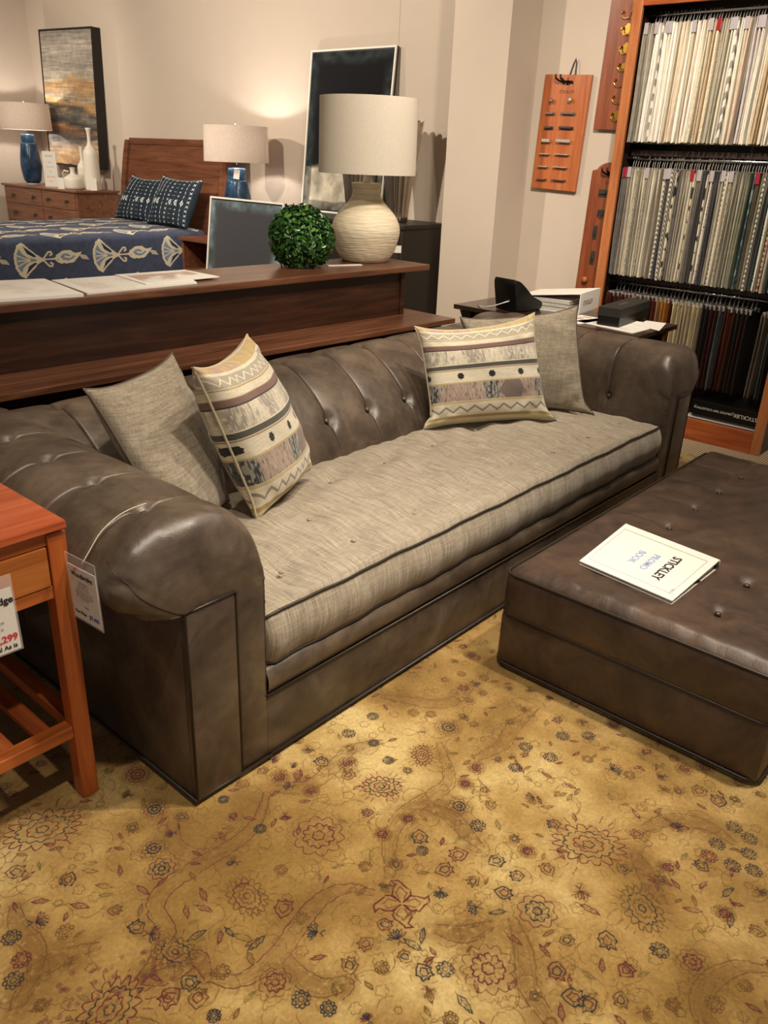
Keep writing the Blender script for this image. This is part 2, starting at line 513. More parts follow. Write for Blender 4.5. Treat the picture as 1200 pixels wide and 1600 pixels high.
# ------------------------------------------------------------------ rug
def make_rug():
    X0, Y0, S = 0.25, -0.05, 1000.0
    W, H = 1750, 1900
    n1 = nmap(H, W, 420, 4, 3); n2 = nmap(H, W, 130, 4, 5, (1, 1)); n3 = nmap(H, W, 5, 2, 8)
    base = hexc('#a58549')[None, None] * np.ones((H, W, 1), np.float32)
    gold = hexc('#ccb479'); brown = hexc('#76581f')
    t = np.clip((n1 - 0.5) * 3.2 + (n2 - 0.5) * 2.2, -1, 1)[..., None]
    base = np.where(t > 0, base + (gold - base) * t * 0.9, base + (brown - base) * (-t) * 0.8)
    base *= (0.90 + 0.2 * n3)[..., None]
    p = Paint(W, H, base)
    p.ink = np.clip(0.10 + 1.75 * nmap(H, W, 9, 2, 21), 0, 1)
    raw = p.line
    def ragged(pts, r, c, al=1.0, soft=0.8, closed=False):
        P = []
        for a, b in zip(pts[:-1], pts[1:]):
            k = max(1, int(math.hypot(b[0] - a[0], b[1] - a[1]) / 4.5))
            for j in range(k): P.append((a[0] + (b[0] - a[0]) * j / k + R.uniform(-1.25, 1.25), a[1] + (b[1] - a[1]) * j / k + R.uniform(-1.25, 1.25)))
        P.append(pts[-1]); raw(P, r, c, al, soft)
    p.line = ragged
    T = lambda x, y: ((x - X0) * S, (y - Y0) * S)
    R = random.Random(5)
    MAR, NAV, BRN, OLV, UMB = '#4c1418', '#16161f', '#7a4e1c', '#5f5222', '#573a12'
    # vines: soft shading, then a pair of ragged brown outlines that taper to the tips
    vines = [[(0.33, 1.11), (0.39, 1.15), (0.44, 1.15), (0.51, 1.12)], [(0.52, 1.0), (0.61, 1.04), (0.63, 1.11), (0.67, 1.14), (0.76, 1.14), (0.86, 1.13), (0.94, 1.15), (1.01, 1.2)],
        [(0.61, 0.91), (0.65, 0.86), (0.73, 0.85), (0.81, 0.87), (0.88, 0.88), (0.94, 0.86), (0.97, 0.81)], [(0.52, 1.0), (0.56, 0.97), (0.62, 0.96), (0.61, 0.91)],
        [(1.03, 1.2), (1.07, 1.15), (1.13, 1.14), (1.21, 1.15), (1.27, 1.16), (1.35, 1.12)], [(1.02, 0.81), (1.1, 0.88), (1.18, 0.91), (1.28, 0.9), (1.35, 0.9), (1.42, 0.97), (1.45, 1.01)],
        [(1.24, 0.89), (1.26, 0.83), (1.24, 0.76), (1.23, 0.71)], [(1.12, 0.56), (1.07, 0.5), (1.01, 0.45), (0.97, 0.36)], [(1.18, 0.1), (1.18, 0.18), (1.25, 0.2), (1.33, 0.17), (1.37, 0.12)],
        [(1.47, 0.9), (1.56, 0.88), (1.65, 0.9), (1.77, 0.9)], [(0.8, 1.29), (0.76, 1.23), (0.77, 1.17), (0.83, 1.13)], [(0.74, 0.84), (0.73, 0.79), (0.74, 0.74), (0.78, 0.71), (0.75, 0.7)],
        [(0.44, 1.33), (0.42, 1.27), (0.42, 1.2), (0.38, 1.14)], [(1.54, 0.47), (1.62, 0.43), (1.66, 0.36), (1.65, 0.29)], [(1.46, 0.45), (1.41, 0.39), (1.37, 0.34)], [(0.99, 0.66), (1.02, 0.61), (1.08, 0.58)],
        [(0.3, 0.95), (0.4, 0.98), (0.47, 0.92), (0.5, 0.85)], [(0.95, 1.6), (1.05, 1.5), (1.2, 1.5), (1.3, 1.4)], [(1.5, 1.25), (1.6, 1.1), (1.75, 1.1)], [(0.8, 0.55), (0.75, 0.45), (0.8, 0.35)],
        [(0.35, 1.6), (0.45, 1.52), (0.55, 1.58)], [(0.6, 1.66), (0.7, 1.7), (0.85, 1.66)]]
    for k, vn in enumerate(vines):
        c = spline(vn, 60); n = len(c); d = np.gradient(c, axis=0); d /= np.linalg.norm(d, axis=1)[:, None] + 1e-9
        nn = np.stack([-d[:, 1], d[:, 0]], 1)
        wdt = 0.006 + 0.014 * np.sin(np.linspace(0.25, PI * 0.97, n)) ** 1.0
        for q in range(0, n, 6): p.blob(*T(*c[q]), 30 + R.random() * 50, '#6b4818', 0.26)
        for sgn in (-1, 1):
            jit = np.array([R.uniform(-0.0012, 0.0012) for _ in range(n)])
            L = c + nn * (sgn * wdt + jit)[:, None]
            p.line([T(*q) for q in L], 1.1, MAR if k in (1, 2, 3) else UMB, 0.8)
            p.line([T(*q) for q in c + nn * (sgn * wdt * 0.6 - jit)[:, None]], 0.7, UMB, 0.45)
        p.line([T(*q) for q in c], 0.8, BRN, 0.3)
    def loop(cx, cy, r, n, amp, ph=0, sq=1.0, ang=0):
        o = []
        for i in range(n * 8 + 1):
            a = 2 * PI * i / (n * 8); rr = r * (1 - amp * abs(math.sin(n * a / 2 + ph)) ** 0.6 * 0 - amp * (1 - abs(math.sin(n * a / 2 + ph))))
            x, y = rr * math.cos(a), rr * math.sin(a) * sq
            o.append((cx + x * math.cos(ang) - y * math.sin(ang), cy + x * math.sin(ang) + y * math.cos(ang)))
        return o
    def ros(x, y, r, c1, c2):
        X, Y = T(x, y); r *= S
        p.blob(X, Y, r * 1.7, '#6e4a1a', 0.45)
        n = R.choice((8, 10, 12))
        p.line(loop(X, Y, r, n, 0.22), 1.0, c1, 0.85); p.line(loop(X, Y, r * 1.28, n * 2, 0.12), 0.7, UMB, 0.5); p.line(loop(X, Y, r * 0.62, n, 0.2, 0.8), 1.2, c2, 1.0)
        for k in range(n):
            a = 2 * PI * k / n + 0.3
            p.line([(X + r * 0.35 * math.cos(a), Y + r * 0.35 * math.sin(a)), (X + r * 0.58 * math.cos(a), Y + r * 0.58 * math.sin(a))], 0.9, c2, 0.7)
        p.line(loop(X, Y, r * 0.24, 6, 0.2), 1.1, c2, 1.0)
    def ring(x, y, r, c):
        X, Y = T(x, y); r *= S; p.blob(X, Y, r * 1.6, '#86612a', 0.35)
        n = 9
        for k in range(n):
            a = 2 * PI * k / n
            p.line(loop(X + r * 0.75 * math.cos(a), Y + r * 0.75 * math.sin(a), r * 0.22, 3, 0.1), 0.8, c, 1.0)
        p.line(loop(X, Y, r * 0.32, 5, 0.2), 0.7, c, 0.8)
    def bud(x, y, r, ang, c1, c2):
        if R.random() < 0.35:      # a side-on carnation: fan of petals on a cup
            X, Y = T(x, y); q = r * S * 1.25; p.blob(X, Y, q * 1.7, '#6e4a1a', 0.4)
            for k in range(7):
                a = ang - 1.15 + 2.3 * k / 6; ca, sa = math.cos(a), math.sin(a)
                p.line([(X, Y), (X + q * .7 * math.cos(a - .16), Y + q * .7 * math.sin(a - .16)), (X + q * ca, Y + q * sa), (X + q * .7 * math.cos(a + .16), Y + q * .7 * math.sin(a + .16)), (X, Y)], 0.9, R.choice((c1, c1, c2)), 0.95)
            p.line([(X - q * .6 * math.cos(ang) + q * .3 * math.sin(ang), Y - q * .6 * math.sin(ang) - q * .3 * math.cos(ang)), (X - q * .2 * math.cos(ang), Y - q * .2 * math.sin(ang)), (X - q * .6 * math.cos(ang) - q * .3 * math.sin(ang), Y - q * .6 * math.sin(ang) + q * .3 * math.cos(ang))], 1.0, c2, 0.9)
            return
        X, Y = T(x, y); r *= S * 1.15; p.blob(X, Y, r * 1.9, '#6e4a1a', 0.4)
        def P(u, v): return (X + r * (u * math.cos(ang) - v * math.sin(ang)), Y + r * (u * math.sin(ang) + v * math.cos(ang)))
        p.line([P(*q) for q in ((-0.9, 0), (-0.4, 0.55), (0.1, 0.85), (0.5, 0.6), (0.95, 0.7), (0.8, 0.2), (1.1, 0), (0.8, -0.25), (0.9, -0.7), (0.45, -0.6), (0.1, -0.9), (-0.45, -0.55), (-0.9, 0))], 1.15, c1, 1.0)
        p.line([P(*q) for q in ((-0.4, 0), (0, 0.4), (0.5, 0.3), (0.6, 0), (0.5, -0.3), (0, -0.4), (-0.4, 0))], 1.0, c2, 1.0)
        for q in ((0.1, 0.85), (0.95, 0.7), (1.1, 0), (0.9, -0.7), (0.1, -0.9)): p.line([P(q[0] * .55, q[1] * .55), P(q[0] * 0.95, q[1] * .95)], 0.8, c1, 0.8)
        for q in range(7): p.line([P(math.cos(q * .9) * 1.5, math.sin(q * .9) * 1.4), P(math.cos(q * .9 + .4) * 1.8, math.sin(q * .9 + .4) * 1.6)], 0.7, UMB, 0.6)
        p.line([P(-0.9, 0), P(-1.5, 0.15), P(-2.0, 0)], 0.7, BRN, 0.5)
    def leaf(x, y, r, ang, c):
        X, Y = T(x, y); r *= S; p.blob(X, Y, r * 1.3, '#80602a', 0.3)
        def P(u, v): return (X + r * (u * math.cos(ang) - v * math.sin(ang)), Y + r * (u * math.sin(ang) + v * math.cos(ang)))
        p.line([P(*q) for q in ((-1, 0), (-0.4, 0.3), (0.3, 0.28), (1, 0), (0.3, -0.25), (-0.4, -0.3), (-1, 0))], 1.0, c, 0.95)
        for k in (-0.5, 0, 0.5): p.line([P(k, 0), P(k + 0.25, 0.2)], 0.6, c, 0.5); p.line([P(k, 0), P(k + 0.25, -0.2)], 0.6, c, 0.5)
        p.line([P(-1.4, 0.05), P(1, 0)], 0.6, c, 0.5)
    def palm(x, y, r, ang, c1, c2):
        X, Y = T(x, y); r *= S; p.blob(X, Y, r * 1.5, '#7c5826', 0.45)
        p.line(loop(X, Y, r, 16, 0.26, 0, 0.72, ang), 1.2, c1, 0.95); p.line(loop(X, Y, r * 0.7, 14, 0.16, 0.5, 0.66, ang), 1.1, c2, 0.95)
        p.line(loop(X, Y, r * 0.42, 8, 0.2, 0, 0.7, ang), 1.1, c1, 0.95); p.line(loop(X, Y, r * 0.16, 5, 0.2, 0, 0.8, ang), 1.0, c2, 0.9)
        for k in range(9):
            a = ang - 1.2 + 2.4 * k / 8
            for q in (0, PI):
                p.line([(X + r * 0.95 * math.cos(a + q), Y + r * 0.8 * math.sin(a + q)), (X + r * 1.22 * math.cos(a + q), Y + r * 1.05 * math.sin(a + q))], 1.0, c1, 0.7)
    pal = [(0.58, 1.48, .085), (0.78, 1.0, .055), (1.22, 1.01, .05), (0.6, 1.0, .045), (0.45, 0.99, .07), (1.41, 0.54, .085), (1.38, 1.01, .04), (1.33, 0.37, .06)]
    rosl = [(1.0, 1.01, .06), (0.69, 0.81, .032), (0.7, 1.19, .03), (0.72, 1.25, .026), (0.79, 1.35, .026), (0.83, 1.48, .03), (0.99, 0.53, .055), (1.17, 0.53, .042), (1.28, 0.24, .03), (1.3, 0.83, .026), (1.52, 1.03, .03)]
    ringl = [(0.7, 0.75), (0.4, 1.26), (0.39, 1.2), (0.36, 1.17), (1.31, 1.21), (1.26, 0.3), (1.28, 0.76), (1.7, 0.31), (1.69, 0.27), (1.62, 0.32), (1.57, 0.32), (1.58, 0.27), (1.6, 0.23), (1.6, 0.83), (1.71, 0.78), (1.61, 0.76), (1.76, 0.73)]
    budl = [(0.82, 1.09), (0.81, 0.92), (0.84, 1.17), (0.82, 0.83), (0.87, 0.74), (0.81, 0.73), (0.58, 0.93), (0.57, 0.89), (0.54, 0.93), (0.45, 1.26), (0.82, 1.28), (1.18, 1.18), (0.73, 1.81), (0.55, 1.31), (0.48, 1.41), (0.58, 1.1), (0.59, 1.07), (1.19, 1.1), (1.11, 1.18), (1.16, 0.84), (1.18, 0.74), (1.12, 0.74), (1.22, 0.67), (1.16, 0.61), (1.07, 0.71), (1.17, 0.33), (1.11, 0.31), (1.06, 0.35), (1.05, 0.38), (1.08, 0.43), (1.15, 0.45), (1.21, 0.39), (1.09, 0.63), (1.22, 0.61), (1.43, 0.37), (1.4, 0.45), (1.28, 0.57), (1.41, 0.63), (1.52, 0.47), (1.53, 0.32), (1.28, 0.49), (1.45, 0.71), (0.92, 0.7), (0.9, 0.62), (1.68, 0.62), (1.75, 0.51), (1.76, 0.42), (1.76, 0.37)]
    leafl = [(0.72, 1.07), (0.72, 0.9), (0.71, 0.93), (0.7, 0.96), (0.65, 1.0), (0.7, 1.04), (1.1, 1.17), (0.54, 1.32), (0.48, 1.3), (0.53, 1.23), (0.59, 1.24), (0.64, 1.17), (0.67, 1.06), (1.1, 0.47), (1.11, 0.59), (0.87, 0.58), (0.96, 0.67), (0.93, 0.67), (0.9, 0.52), (1.08, 0.53), (1.42, 0.41), (1.61, 0.4), (1.4, 0.29), (1.5, 0.25), (1.43, 0.22), (1.25, 0.45), (1.15, 0.37), (1.01, 0.38), (1.16, 0.23)]
    used = []
    # faint background sprigs everywhere
    for k in range(70): p.blob(*T(R.uniform(X0, X0 + W / S), R.uniform(Y0, Y0 + H / S)), R.uniform(40, 120), R.choice(('#6b4818', '#dcc088', '#6b4818')), R.uniform(.15, .32))
    for k in range(1700):
        x, y = R.uniform(X0, X0 + W / S), R.uniform(Y0, Y0 + H / S)
        a = R.uniform(0, 2 * PI); q = R.random()
        if q < 0.4:
            X, Y = T(x, y)
            pts = [(X + 34 * t * math.cos(a + t * 0.8), Y + 34 * t * math.sin(a + t * 0.8)) for t in np.linspace(0, 1.6, 9)]
            p.line(pts, 0.8, UMB, 0.55)
            for t in (2, 4, 6): p.line([pts[t], (pts[t][0] + 7 * math.cos(a + 1.4), pts[t][1] + 7 * math.sin(a + 1.4))], 0.7, UMB, 0.35)
        elif q < 0.75: 
            X, Y = T(x, y); p.line(loop(X, Y, R.uniform(7, 17), R.choice((5, 6)), 0.35, R.random()), 0.7, R.choice((UMB, UMB, OLV, BRN)), 0.75)
        else: leaf(x, y, R.uniform(.009, .015), a, R.choice((UMB, OLV, MAR)))
    for x, y, r in pal: palm(x, y, r, R.uniform(0, 3), R.choice((MAR, UMB)), R.choice((MAR, NAV))); used.append((x, y, r * 1.2))
    for x, y, r in rosl: ros(x, y, r, R.choice((UMB, MAR)), R.choice((NAV, MAR, NAV))); used.append((x, y, r * 1.1))
    for x, y in ringl: ring(x, y, 0.019, R.choice((NAV, NAV, MAR))); used.append((x, y, .02))
    for x, y in budl: bud(x, y, R.uniform(.014, .021), R.uniform(0, 6.3), R.choice((MAR, NAV, UMB)), R.choice((NAV, MAR))); used.append((x, y, .02))
    for x, y in leafl: leaf(x, y, R.uniform(.014, .024), R.uniform(0, 6.3), R.choice((MAR, MAR, UMB, NAV)))
    # four-lobed star
    X, Y = T(0.99, 0.75); p.blob(X, Y, 85, '#8a6a2e', 0.3)
    for k in range(4):
        a = k * PI / 2 + 0.75
        def P(u, v): return (X + 46 * (u * math.cos(a) - v * math.sin(a)), Y + 46 * (u * math.sin(a) + v * math.cos(a)))
        p.line([P(*q) for q in ((0.08, 0.1), (0.4, 0.42), (0.75, 0.4), (1.05, 0.25), (1.25, 0.45), (1.3, 0.1), (1.05, -0.1), (0.75, -0.42), (0.4, -0.42), (0.08, -0.1))], 1.6, MAR, 0.95)
        p.line([P(*q) for q in ((0.25, 0.12), (0.6, 0.25), (0.9, 0.05), (0.6, -0.25), (0.25, -0.12))], 1.0, MAR, 0.8)
    # dotted cluster rows
    for k in range(60):
        a = k / 60; X, Y = T(0.36 + 0.25 * a + R.uniform(-.05, .05), 1.08 - 0.1 * a + R.uniform(-.04, .04)); p.line(loop(X, Y, 4.5, 4, 0.2), 0.6, MAR, 0.6); p.blob(X, Y, 2.5, NAV, 0.7)
    n = 0
    while n < 460:
        x, y = R.uniform(X0, X0 + W / S), R.uniform(Y0, Y0 + H / S)
        if any((x - a) ** 2 + (y - b) ** 2 < (c + .022) ** 2 for a, b, c in used): n += 0.25; continue
        used.append((x, y, .016)); n += 1; q = R.random()
        if q < 0.5: bud(x, y, R.uniform(.010, .016), R.uniform(0, 6.3), R.choice((MAR, UMB, UMB)), R.choice((NAV, UMB)))
        elif q < 0.7: ring(x, y, R.uniform(.013, .019), R.choice((UMB, NAV, UMB)))
        elif q < 0.8: ros(x, y, R.uniform(.016, .022), UMB, MAR)
        else: leaf(x, y, R.uniform(.012, .018), R.uniform(0, 6.3), R.choice((MAR, UMB)))
    p.ink = None
    mat = image_mat('woven_rug', p.a, 0.8, 'MIRROR', 0.35, 0.5, 520, 0.25)
    # slab with a slightly wavy, fringed far edge
    xs = np.concatenate([np.linspace(-1.4, 4.3, 60)]); ys = np.linspace(-1.4, 2.405, 50)
    G = np.zeros((len(xs), len(ys), 3))
    for i, x in enumerate(xs):
        for j, y in enumerate(ys):
            G[i, j] = (x + (0.012 * math.sin(y * 23) if i == len(xs) - 1 else 0), y, 0.010)
    v, f = gridmesh(G); v = v.tolist(); base = len(v)
    ring_i = [i * len(ys) for i in range(len(xs))] + [(len(xs) - 1) * len(ys) + j for j in range(1, len(ys))] + [i * len(ys) + len(ys) - 1 for i in range(len(xs) - 2, -1, -1)] + [j for j in range(len(ys) - 2, 0, -1)]
    for i in ring_i: v.append([v[i][0], v[i][1], 0.0])
    m = len(ring_i)
    for k in range(m): f.append((ring_i[k], base + k, base + (k + 1) % m, ring_i[(k + 1) % m]))
    uv = [((q[0] - X0) / (W / S), (q[1] - Y0) / (H / S)) for q in v]
    f = [tuple(q)[::-1] if len(q) == 4 and all(i < base for i in q) else q for q in f]
    rug = emit('rug', v, f, mat, uvs=uv, loc=(1.4, 1.0, 0))
    bm = bmesh.new(); bm.from_mesh(rug.data); bmesh.ops.recalc_face_normals(bm, faces=bm.faces); bm.to_mesh(rug.data); bm.free()
    tag(rug, 'large golden wool rug with maroon and navy floral vines under sofa and ottoman', 'rug')
    fr = MB()
    for k in range(188):
        y = -1.38 + k * 0.02; x = 4.3 + 0.012 * math.sin(y * 23)
        fr.tube([(x - 0.005, y, 0.006), (x + 0.02, y + R.uniform(-.004, .004), 0.004), (x + 0.035 + R.uniform(0, .008), y + R.uniform(-.008, .008), 0.003)], 0.003, 4)
    fr.out('fringe', plain('fringe_cotton', '#b7a67f', 0.95), rug)['kind'] = 'stuff'
make_rug()

# ------------------------------------------------------------------ sofa
FL = 0.010   # rug surface
def button(parent, p, n, mat, r=0.011):
    n = Vector(n).normalized()
    mb = MB(); mb.lathe([(0.0005, r * 0.55), (r * 0.5, r * 0.5), (r * 0.85, r * 0.3), (r, 0.0), (r * 0.9, -r * 0.3)], n=10)
    M = Matrix.Translation(p) @ n.to_track_quat('Z', 'Y').to_matrix().to_4x4()
    return mb.out('button', mat, parent, True, M=M)

def make_sofa():
    t = thing('sofa', 'long brown leather tufted sofa with rolled arms and a linen seat', 'sofa', (2.226, 1.8, FL))
    YF, YB = 1.289, 2.36
    prof = spline([(0.868, 0.535), (0.842, 0.530), (0.795, 0.540), (0.752, 0.567), (0.735, 0.61), (0.745, 0.658), (0.785, 0.70), (0.84, 0.722), (0.895, 0.729), (0.95, 0.729), (1.00, 0.722), (1.045, 0.703), (1.077, 0.665), (1.092, 0.61), (1.098, 0.54), (1.100, 0.48), (1.101, 0.38), (1.101, 0.27)], 84)
    cen = np.array([0.92, 0.62])
    YBL = [1.45, 1.66, 1.87, 2.08, 2.29]
    DF = 0.085
    def crisp(base, ks):
        ex = [k + q for k in ks for q in (-.010, -.0065, -.004, -.0022, -.001, 0, .001, .0022, .004, .0065, .010)]
        a = np.array([b for b in base if min(abs(b - k) for k in ks) > 0.011] + [e for e in ex if base[0] < e < base[-1]]); return np.sort(a)
    samples = lambda yb: np.concatenate([YF + DF * (1 - np.cos(np.linspace(0, PI / 2, 20)) ** 1.0), crisp(np.arange(YF + DF + 0.004, YB + 0.03, 0.007), yb)])
    def arm(mir, name):
        yb = [1.57, 1.785, 2.0, 2.215] if mir else YBL
        ysmp = samples(yb)
        G = np.zeros((len(ysmp), len(prof), 3)); n = len(prof)
        d = np.gradient(prof, axis=0); d /= np.linalg.norm(d, axis=1)[:, None]; nr = np.stack([-d[:, 1], d[:, 0]], 1)
        nr *= np.sign(np.sum(nr * (prof - cen), 1))[:, None]
        for i, y in enumerate(ysmp):
            ti = max(0.0, (YF + DF - y) / DF); s = max(0, 1 - ti ** 2.5) ** 0.42
            for j, (x, z) in enumerate(prof):
                off = 0.0
                dy = min(yb, key=lambda q: abs(q - y)) - y
                roll = 1.0 if z > 0.50 else max(0, (z - 0.40) / 0.10)
                up_ = 1.0 if j < 42 else max(0.45, 1 - (j - 42) / 34)
                off -= roll * up_ * ((0.012 if mir else 0.0085) * math.exp(-(dy / 0.0030) ** 2) + (0.0035 if mir else 0.006) * math.exp(-abs(dy) / 0.022))
                for bx_, bz in ((0.895, 0.729), (1.095, 0.50)):
                    r2 = (x - bx_) ** 2 + (z - bz) ** 2 + dy * dy
                    off -= 0.022 * math.exp(-r2 / 0.022 ** 2)
                off += roll * 0.004
                # gathered pleats on the front ear
                if ti > 0 and z > 0.50:
                    for jc, am in ((8, .016), (16, .014), (58, .009), (65, .010)):
                        off -= am * math.exp(-((j - jc - 3.0 * ti) / 0.8) ** 2) * min(1, ti * 2.0) * max(s, .3)
                    off += 0.0025 * math.sin(j * 0.9) * ti * s
                px, pz = x + nr[j, 0] * off, z + nr[j, 1] * off
                ax = min(max(x, 0.868), 1.092); az = min(z, 0.535)
                k = s
                px = ax + (px - ax) * k; pz = az + (pz - az) * k
                if z < 0.535: px = ax + (px - ax)
                G[i, j] = (px if not mir else 4.453 - px, y - (0.012 * (1 - ti) * 0), pz)
        v, f = gridmesh(G)
        o = emit(name, v, f if mir else [q[::-1] for q in f], M_LEA, t, True)
        sm = MB(); nf = 20
        for j0, dr in ((7, 2.0), (15, 5.0), (60, -3.0), (66, -1.0)):
            P = []
            for i in range(0, nf + (0 if j0 < 20 else -4)):
                tt = i / (nf - 1); jj = j0 + dr * tt; ja = int(jj); fr_ = jj - ja
                P.append(G[i, ja] * (1 - fr_) + G[i, ja + 1] * fr_ )
            P = [q for k, q in enumerate(P) if k == 0 or np.linalg.norm(q - P[k - 1]) > 1e-4]
            sm.tube(P, 0.0014, 5, rr=[0.0018 * (1 - 0.75 * k / len(P)) for k in range(len(P))])
        sm.out('pleat_shade_line', M_PIPE, t, True)['kind'] = 'stuff'  # thin dark tubes stand in for the shade in the pleat creases
        return o
    arm(False, 'arm'); arm(True, 'arm')
    mx = lambda x, m: 4.453 - x if m else x
    for m in (False, True):
        def B(name, x0, x1, y0, y1, z0, z1, bev=0.008):
            a, b = sorted((mx(x0, m), mx(x1, m)))
            o = bx(name, (a, y0, z0), (b, y1, z1), M_LEA, t, bev); autosmooth(o, 0.5); return o
        B('arm_panel', 0.868, 1.062, 1.30, 2.36, FL + 0.012, 0.545)
        B('arm_front', 0.868, 1.004, 1.283, 1.31, FL + 0.012, 0.537, 0.006)
        B('arm_front', 1.006, 1.098, 1.288, 1.31, FL + 0.012, 0.545, 0.012)
        p = MB()
        p.tube([(mx(0.868, m), 1.285, FL + .01), (mx(0.868, m), 1.285, 0.536), (mx(0.90, m), 1.283, 0.541), (mx(1.004, m), 1.284, 0.541), (mx(1.005, m), 1.285, 0.50), (mx(1.005, m), 1.286, FL + .01)], 0.0035, 6)
        p.tube([(mx(0.866, m), 2.36, FL + .014), (mx(0.866, m), 1.284, FL + .014), (mx(1.10, m), 1.284, FL + .014)], 0.005, 6)
        o = p.out('piping', M_PIPE, t, True)
        for y in ([1.57, 1.785, 2.0] if m else YBL[:-1]):
            button(t, (mx(0.895, m), y, 0.712), (0, 0, 1), M_LEA)
            button(t, (mx(1.088, m), y, 0.50), (1 if not m else -1, 0, 0.05), M_LEA)
    # back
    bprof = spline([(1.915, 0.28), (1.920, 0.38), (1.935, 0.46), (1.975, 0.53), (2.035, 0.60), (2.10, 0.66), (2.17, 0.705), (2.24, 0.728), (2.30, 0.727), (2.355, 0.705), (2.385, 0.66), (2.39, 0.61), (2.375, 0.56), (2.36, 0.50), (2.36, 0.30), (2.36, 0.02)], 90)
    xb = [1.14 + 0.2197 * k for k in range(-1, 12)]
    xs = crisp(np.arange(0.80, 3.66, 0.008), xb)
    cen2 = np.array([2.25, 0.55])
    d = np.gradient(bprof, axis=0); d /= np.linalg.norm(d, axis=1)[:, None]; nr = np.stack([-d[:, 1], d[:, 0]], 1)
    nr *= np.sign(np.sum(nr * (bprof - cen2), 1))[:, None]
    G = np.zeros((len(xs), len(bprof), 3))
    for i, x in enumerate(xs):
        dx = min(xb, key=lambda q: abs(q - x)) - x
        for j, (y, z) in enumerate(bprof):
            on = 1.0 if (y < 2.385 and z > 0.56) else (max(0.25, (z - 0.36) / 0.2) if y < 2.3 else 0)
            off = on * (0.004 - 0.0075 * math.exp(-(dx / 0.0028) ** 2) - 0.006 * math.exp(-abs(dx) / 0.024))
            for by, bz in ((2.275, 0.73), (2.0, 0.563)):
                off -= 0.020 * math.exp(-((y - by) ** 2 + (z - bz) ** 2 + dx * dx) / 0.024 ** 2)
            G[i, j] = (x, y + nr[j, 0] * off, z + nr[j, 1] * off)
    v, f = gridmesh(G)
    emit('backrest', v, f, M_LEA, t, True)
    for x in xb[1:-1]:
        if 1.1 < x < 3.36:
            button(t, (x, 2.275, 0.714), (0, 0, 1), M_LEA)
            button(t, (x, 2.012, 0.558), (0, -0.75, 0.65), M_LEA)
    # base rail and deck roll
    o = bx('base', (1.09, 1.289, FL + 0.012), (3.363, 2.30, 0.207), M_LEA, t, 0.006); autosmooth(o, .5)
    pr = spline([(1.33, 0.208), (1.295, 0.210), (1.284, 0.235), (1.288, 0.265), (1.31, 0.283), (1.40, 0.285)], 16)
    G = np.array([[(x, y, z) for (y, z) in pr] for x in np.linspace(1.095, 3.358, 30)])
    v, f = gridmesh(G); emit('deck_band', v, f, M_LEA, t, True)
    bx('deck', (1.095, 1.32, 0.2), (3.358, 1.93, 0.283), M_LEA, t, 0.002)
    p = MB(); p.tube([(1.09, 1.287, 0.208), (3.362, 1.287, 0.208)], 0.004, 6); p.tube([(1.09, 1.286, FL + .014), (3.363, 1.286, FL + .014)], 0.005, 6)
    p.out('piping', M_PIPE, t, True)
    # seat cushion
    x0, x1, y0, y1, zb, zt = 1.102, 3.350, 1.283, 1.955, 0.286, 0.424
    sec = []
    for k in range(12): sec.append((y0 + 0.02 * (1 - math.sin(PI * k / 11)) - 0.003, zb + (zt - zb) * k / 11))
    for k in range(1, 56): sec.append((y0 + 0.012 + (y1 - y0 - 0.02) * k / 56, zt + 0.0))
    sec += [(y1, zt), (y1, zb)]
    xs = np.concatenate([x0 + 0.03 * (1 - np.cos(np.linspace(0, PI / 2, 7))), np.linspace(x0 + 0.035, x1 - 0.035, 190), x1 - 0.03 * (1 - np.cos(np.linspace(PI / 2, 0, 7)))])
    tuf = [(x0 + 0.16 + 0.275 * k, yy) for k in range(8) for yy in (1.42, 1.60, 1.78)]
    G = np.zeros((len(xs), len(sec), 3)); T = np.array(tuf)
    nz = np.random.default_rng(4).random((40, 200))
    for i, x in enumerate(xs):
        e = min(1, max(0, min(x - x0, x1 - x) / 0.03)); er = math.sqrt(max(0, 1 - (1 - e) ** 2))
        for j, (y, z) in enumerate(sec):
            yy, zz = y, z
            if j >= 12 and j < len(sec) - 2:
                u = (x - x0) / (x1 - x0) * 2 - 1; vv = (y - y0) / (y1 - y0)
                cr = 0.046 * (1 - abs(u) ** 5) * math.sin(PI * min(1, vv * 0.9 + 0.06)) ** 0.55
                dd = np.hypot(T[:, 0] - x, T[:, 1] - y)
                cr -= float(np.sum(0.023 * np.exp(-(dd / 0.055) ** 2))) + float(np.sum(0.004 * np.exp(-(dd / 0.012) ** 2)))
                cr += 0.006 * math.sin(x * 23 + 4 * math.sin(y * 9)) * math.sin(y * 21) + 0.002 * math.sin(x * 75 + y * 50)
                zz += max(cr, 0)
            else:
                yy += 0.0025 * math.sin(x * 17) + 0.0015 * math.sin(x * 43 + z * 20)
            yc, zc = (y0 + y1) / 2, (zb + zt) / 2
            yy = yc + (yy - yc) * (0.94 + 0.06 * er); zz = zc + (zz - zc) * (0.80 + 0.20 * er)
            G[i, j] = (x, yy, zz)
    v, f = gridmesh(G, False); v = v.tolist(); n = len(sec)
    for row in (0, len(xs) - 1):
        c = len(v); q = G[row].mean(0); v.append([float(q[0]) + (-0.006 if row == 0 else 0.006), float(q[1]), float(q[2])])
        for k in range(n - 1): f.append((row * n + k, row * n + k + 1, c) if row else (row * n + k + 1, row * n + k, c))
    cu = emit('seat_cushion', v, f, M_LINEN, t, True); cu['label'] = 'grey beige linen bench cushion'
    bm = bmesh.new(); bm.from_mesh(cu.data); bmesh.ops.recalc_face_normals(bm, faces=bm.faces); bm.to_mesh(cu.data); bm.free()
    pp = MB()
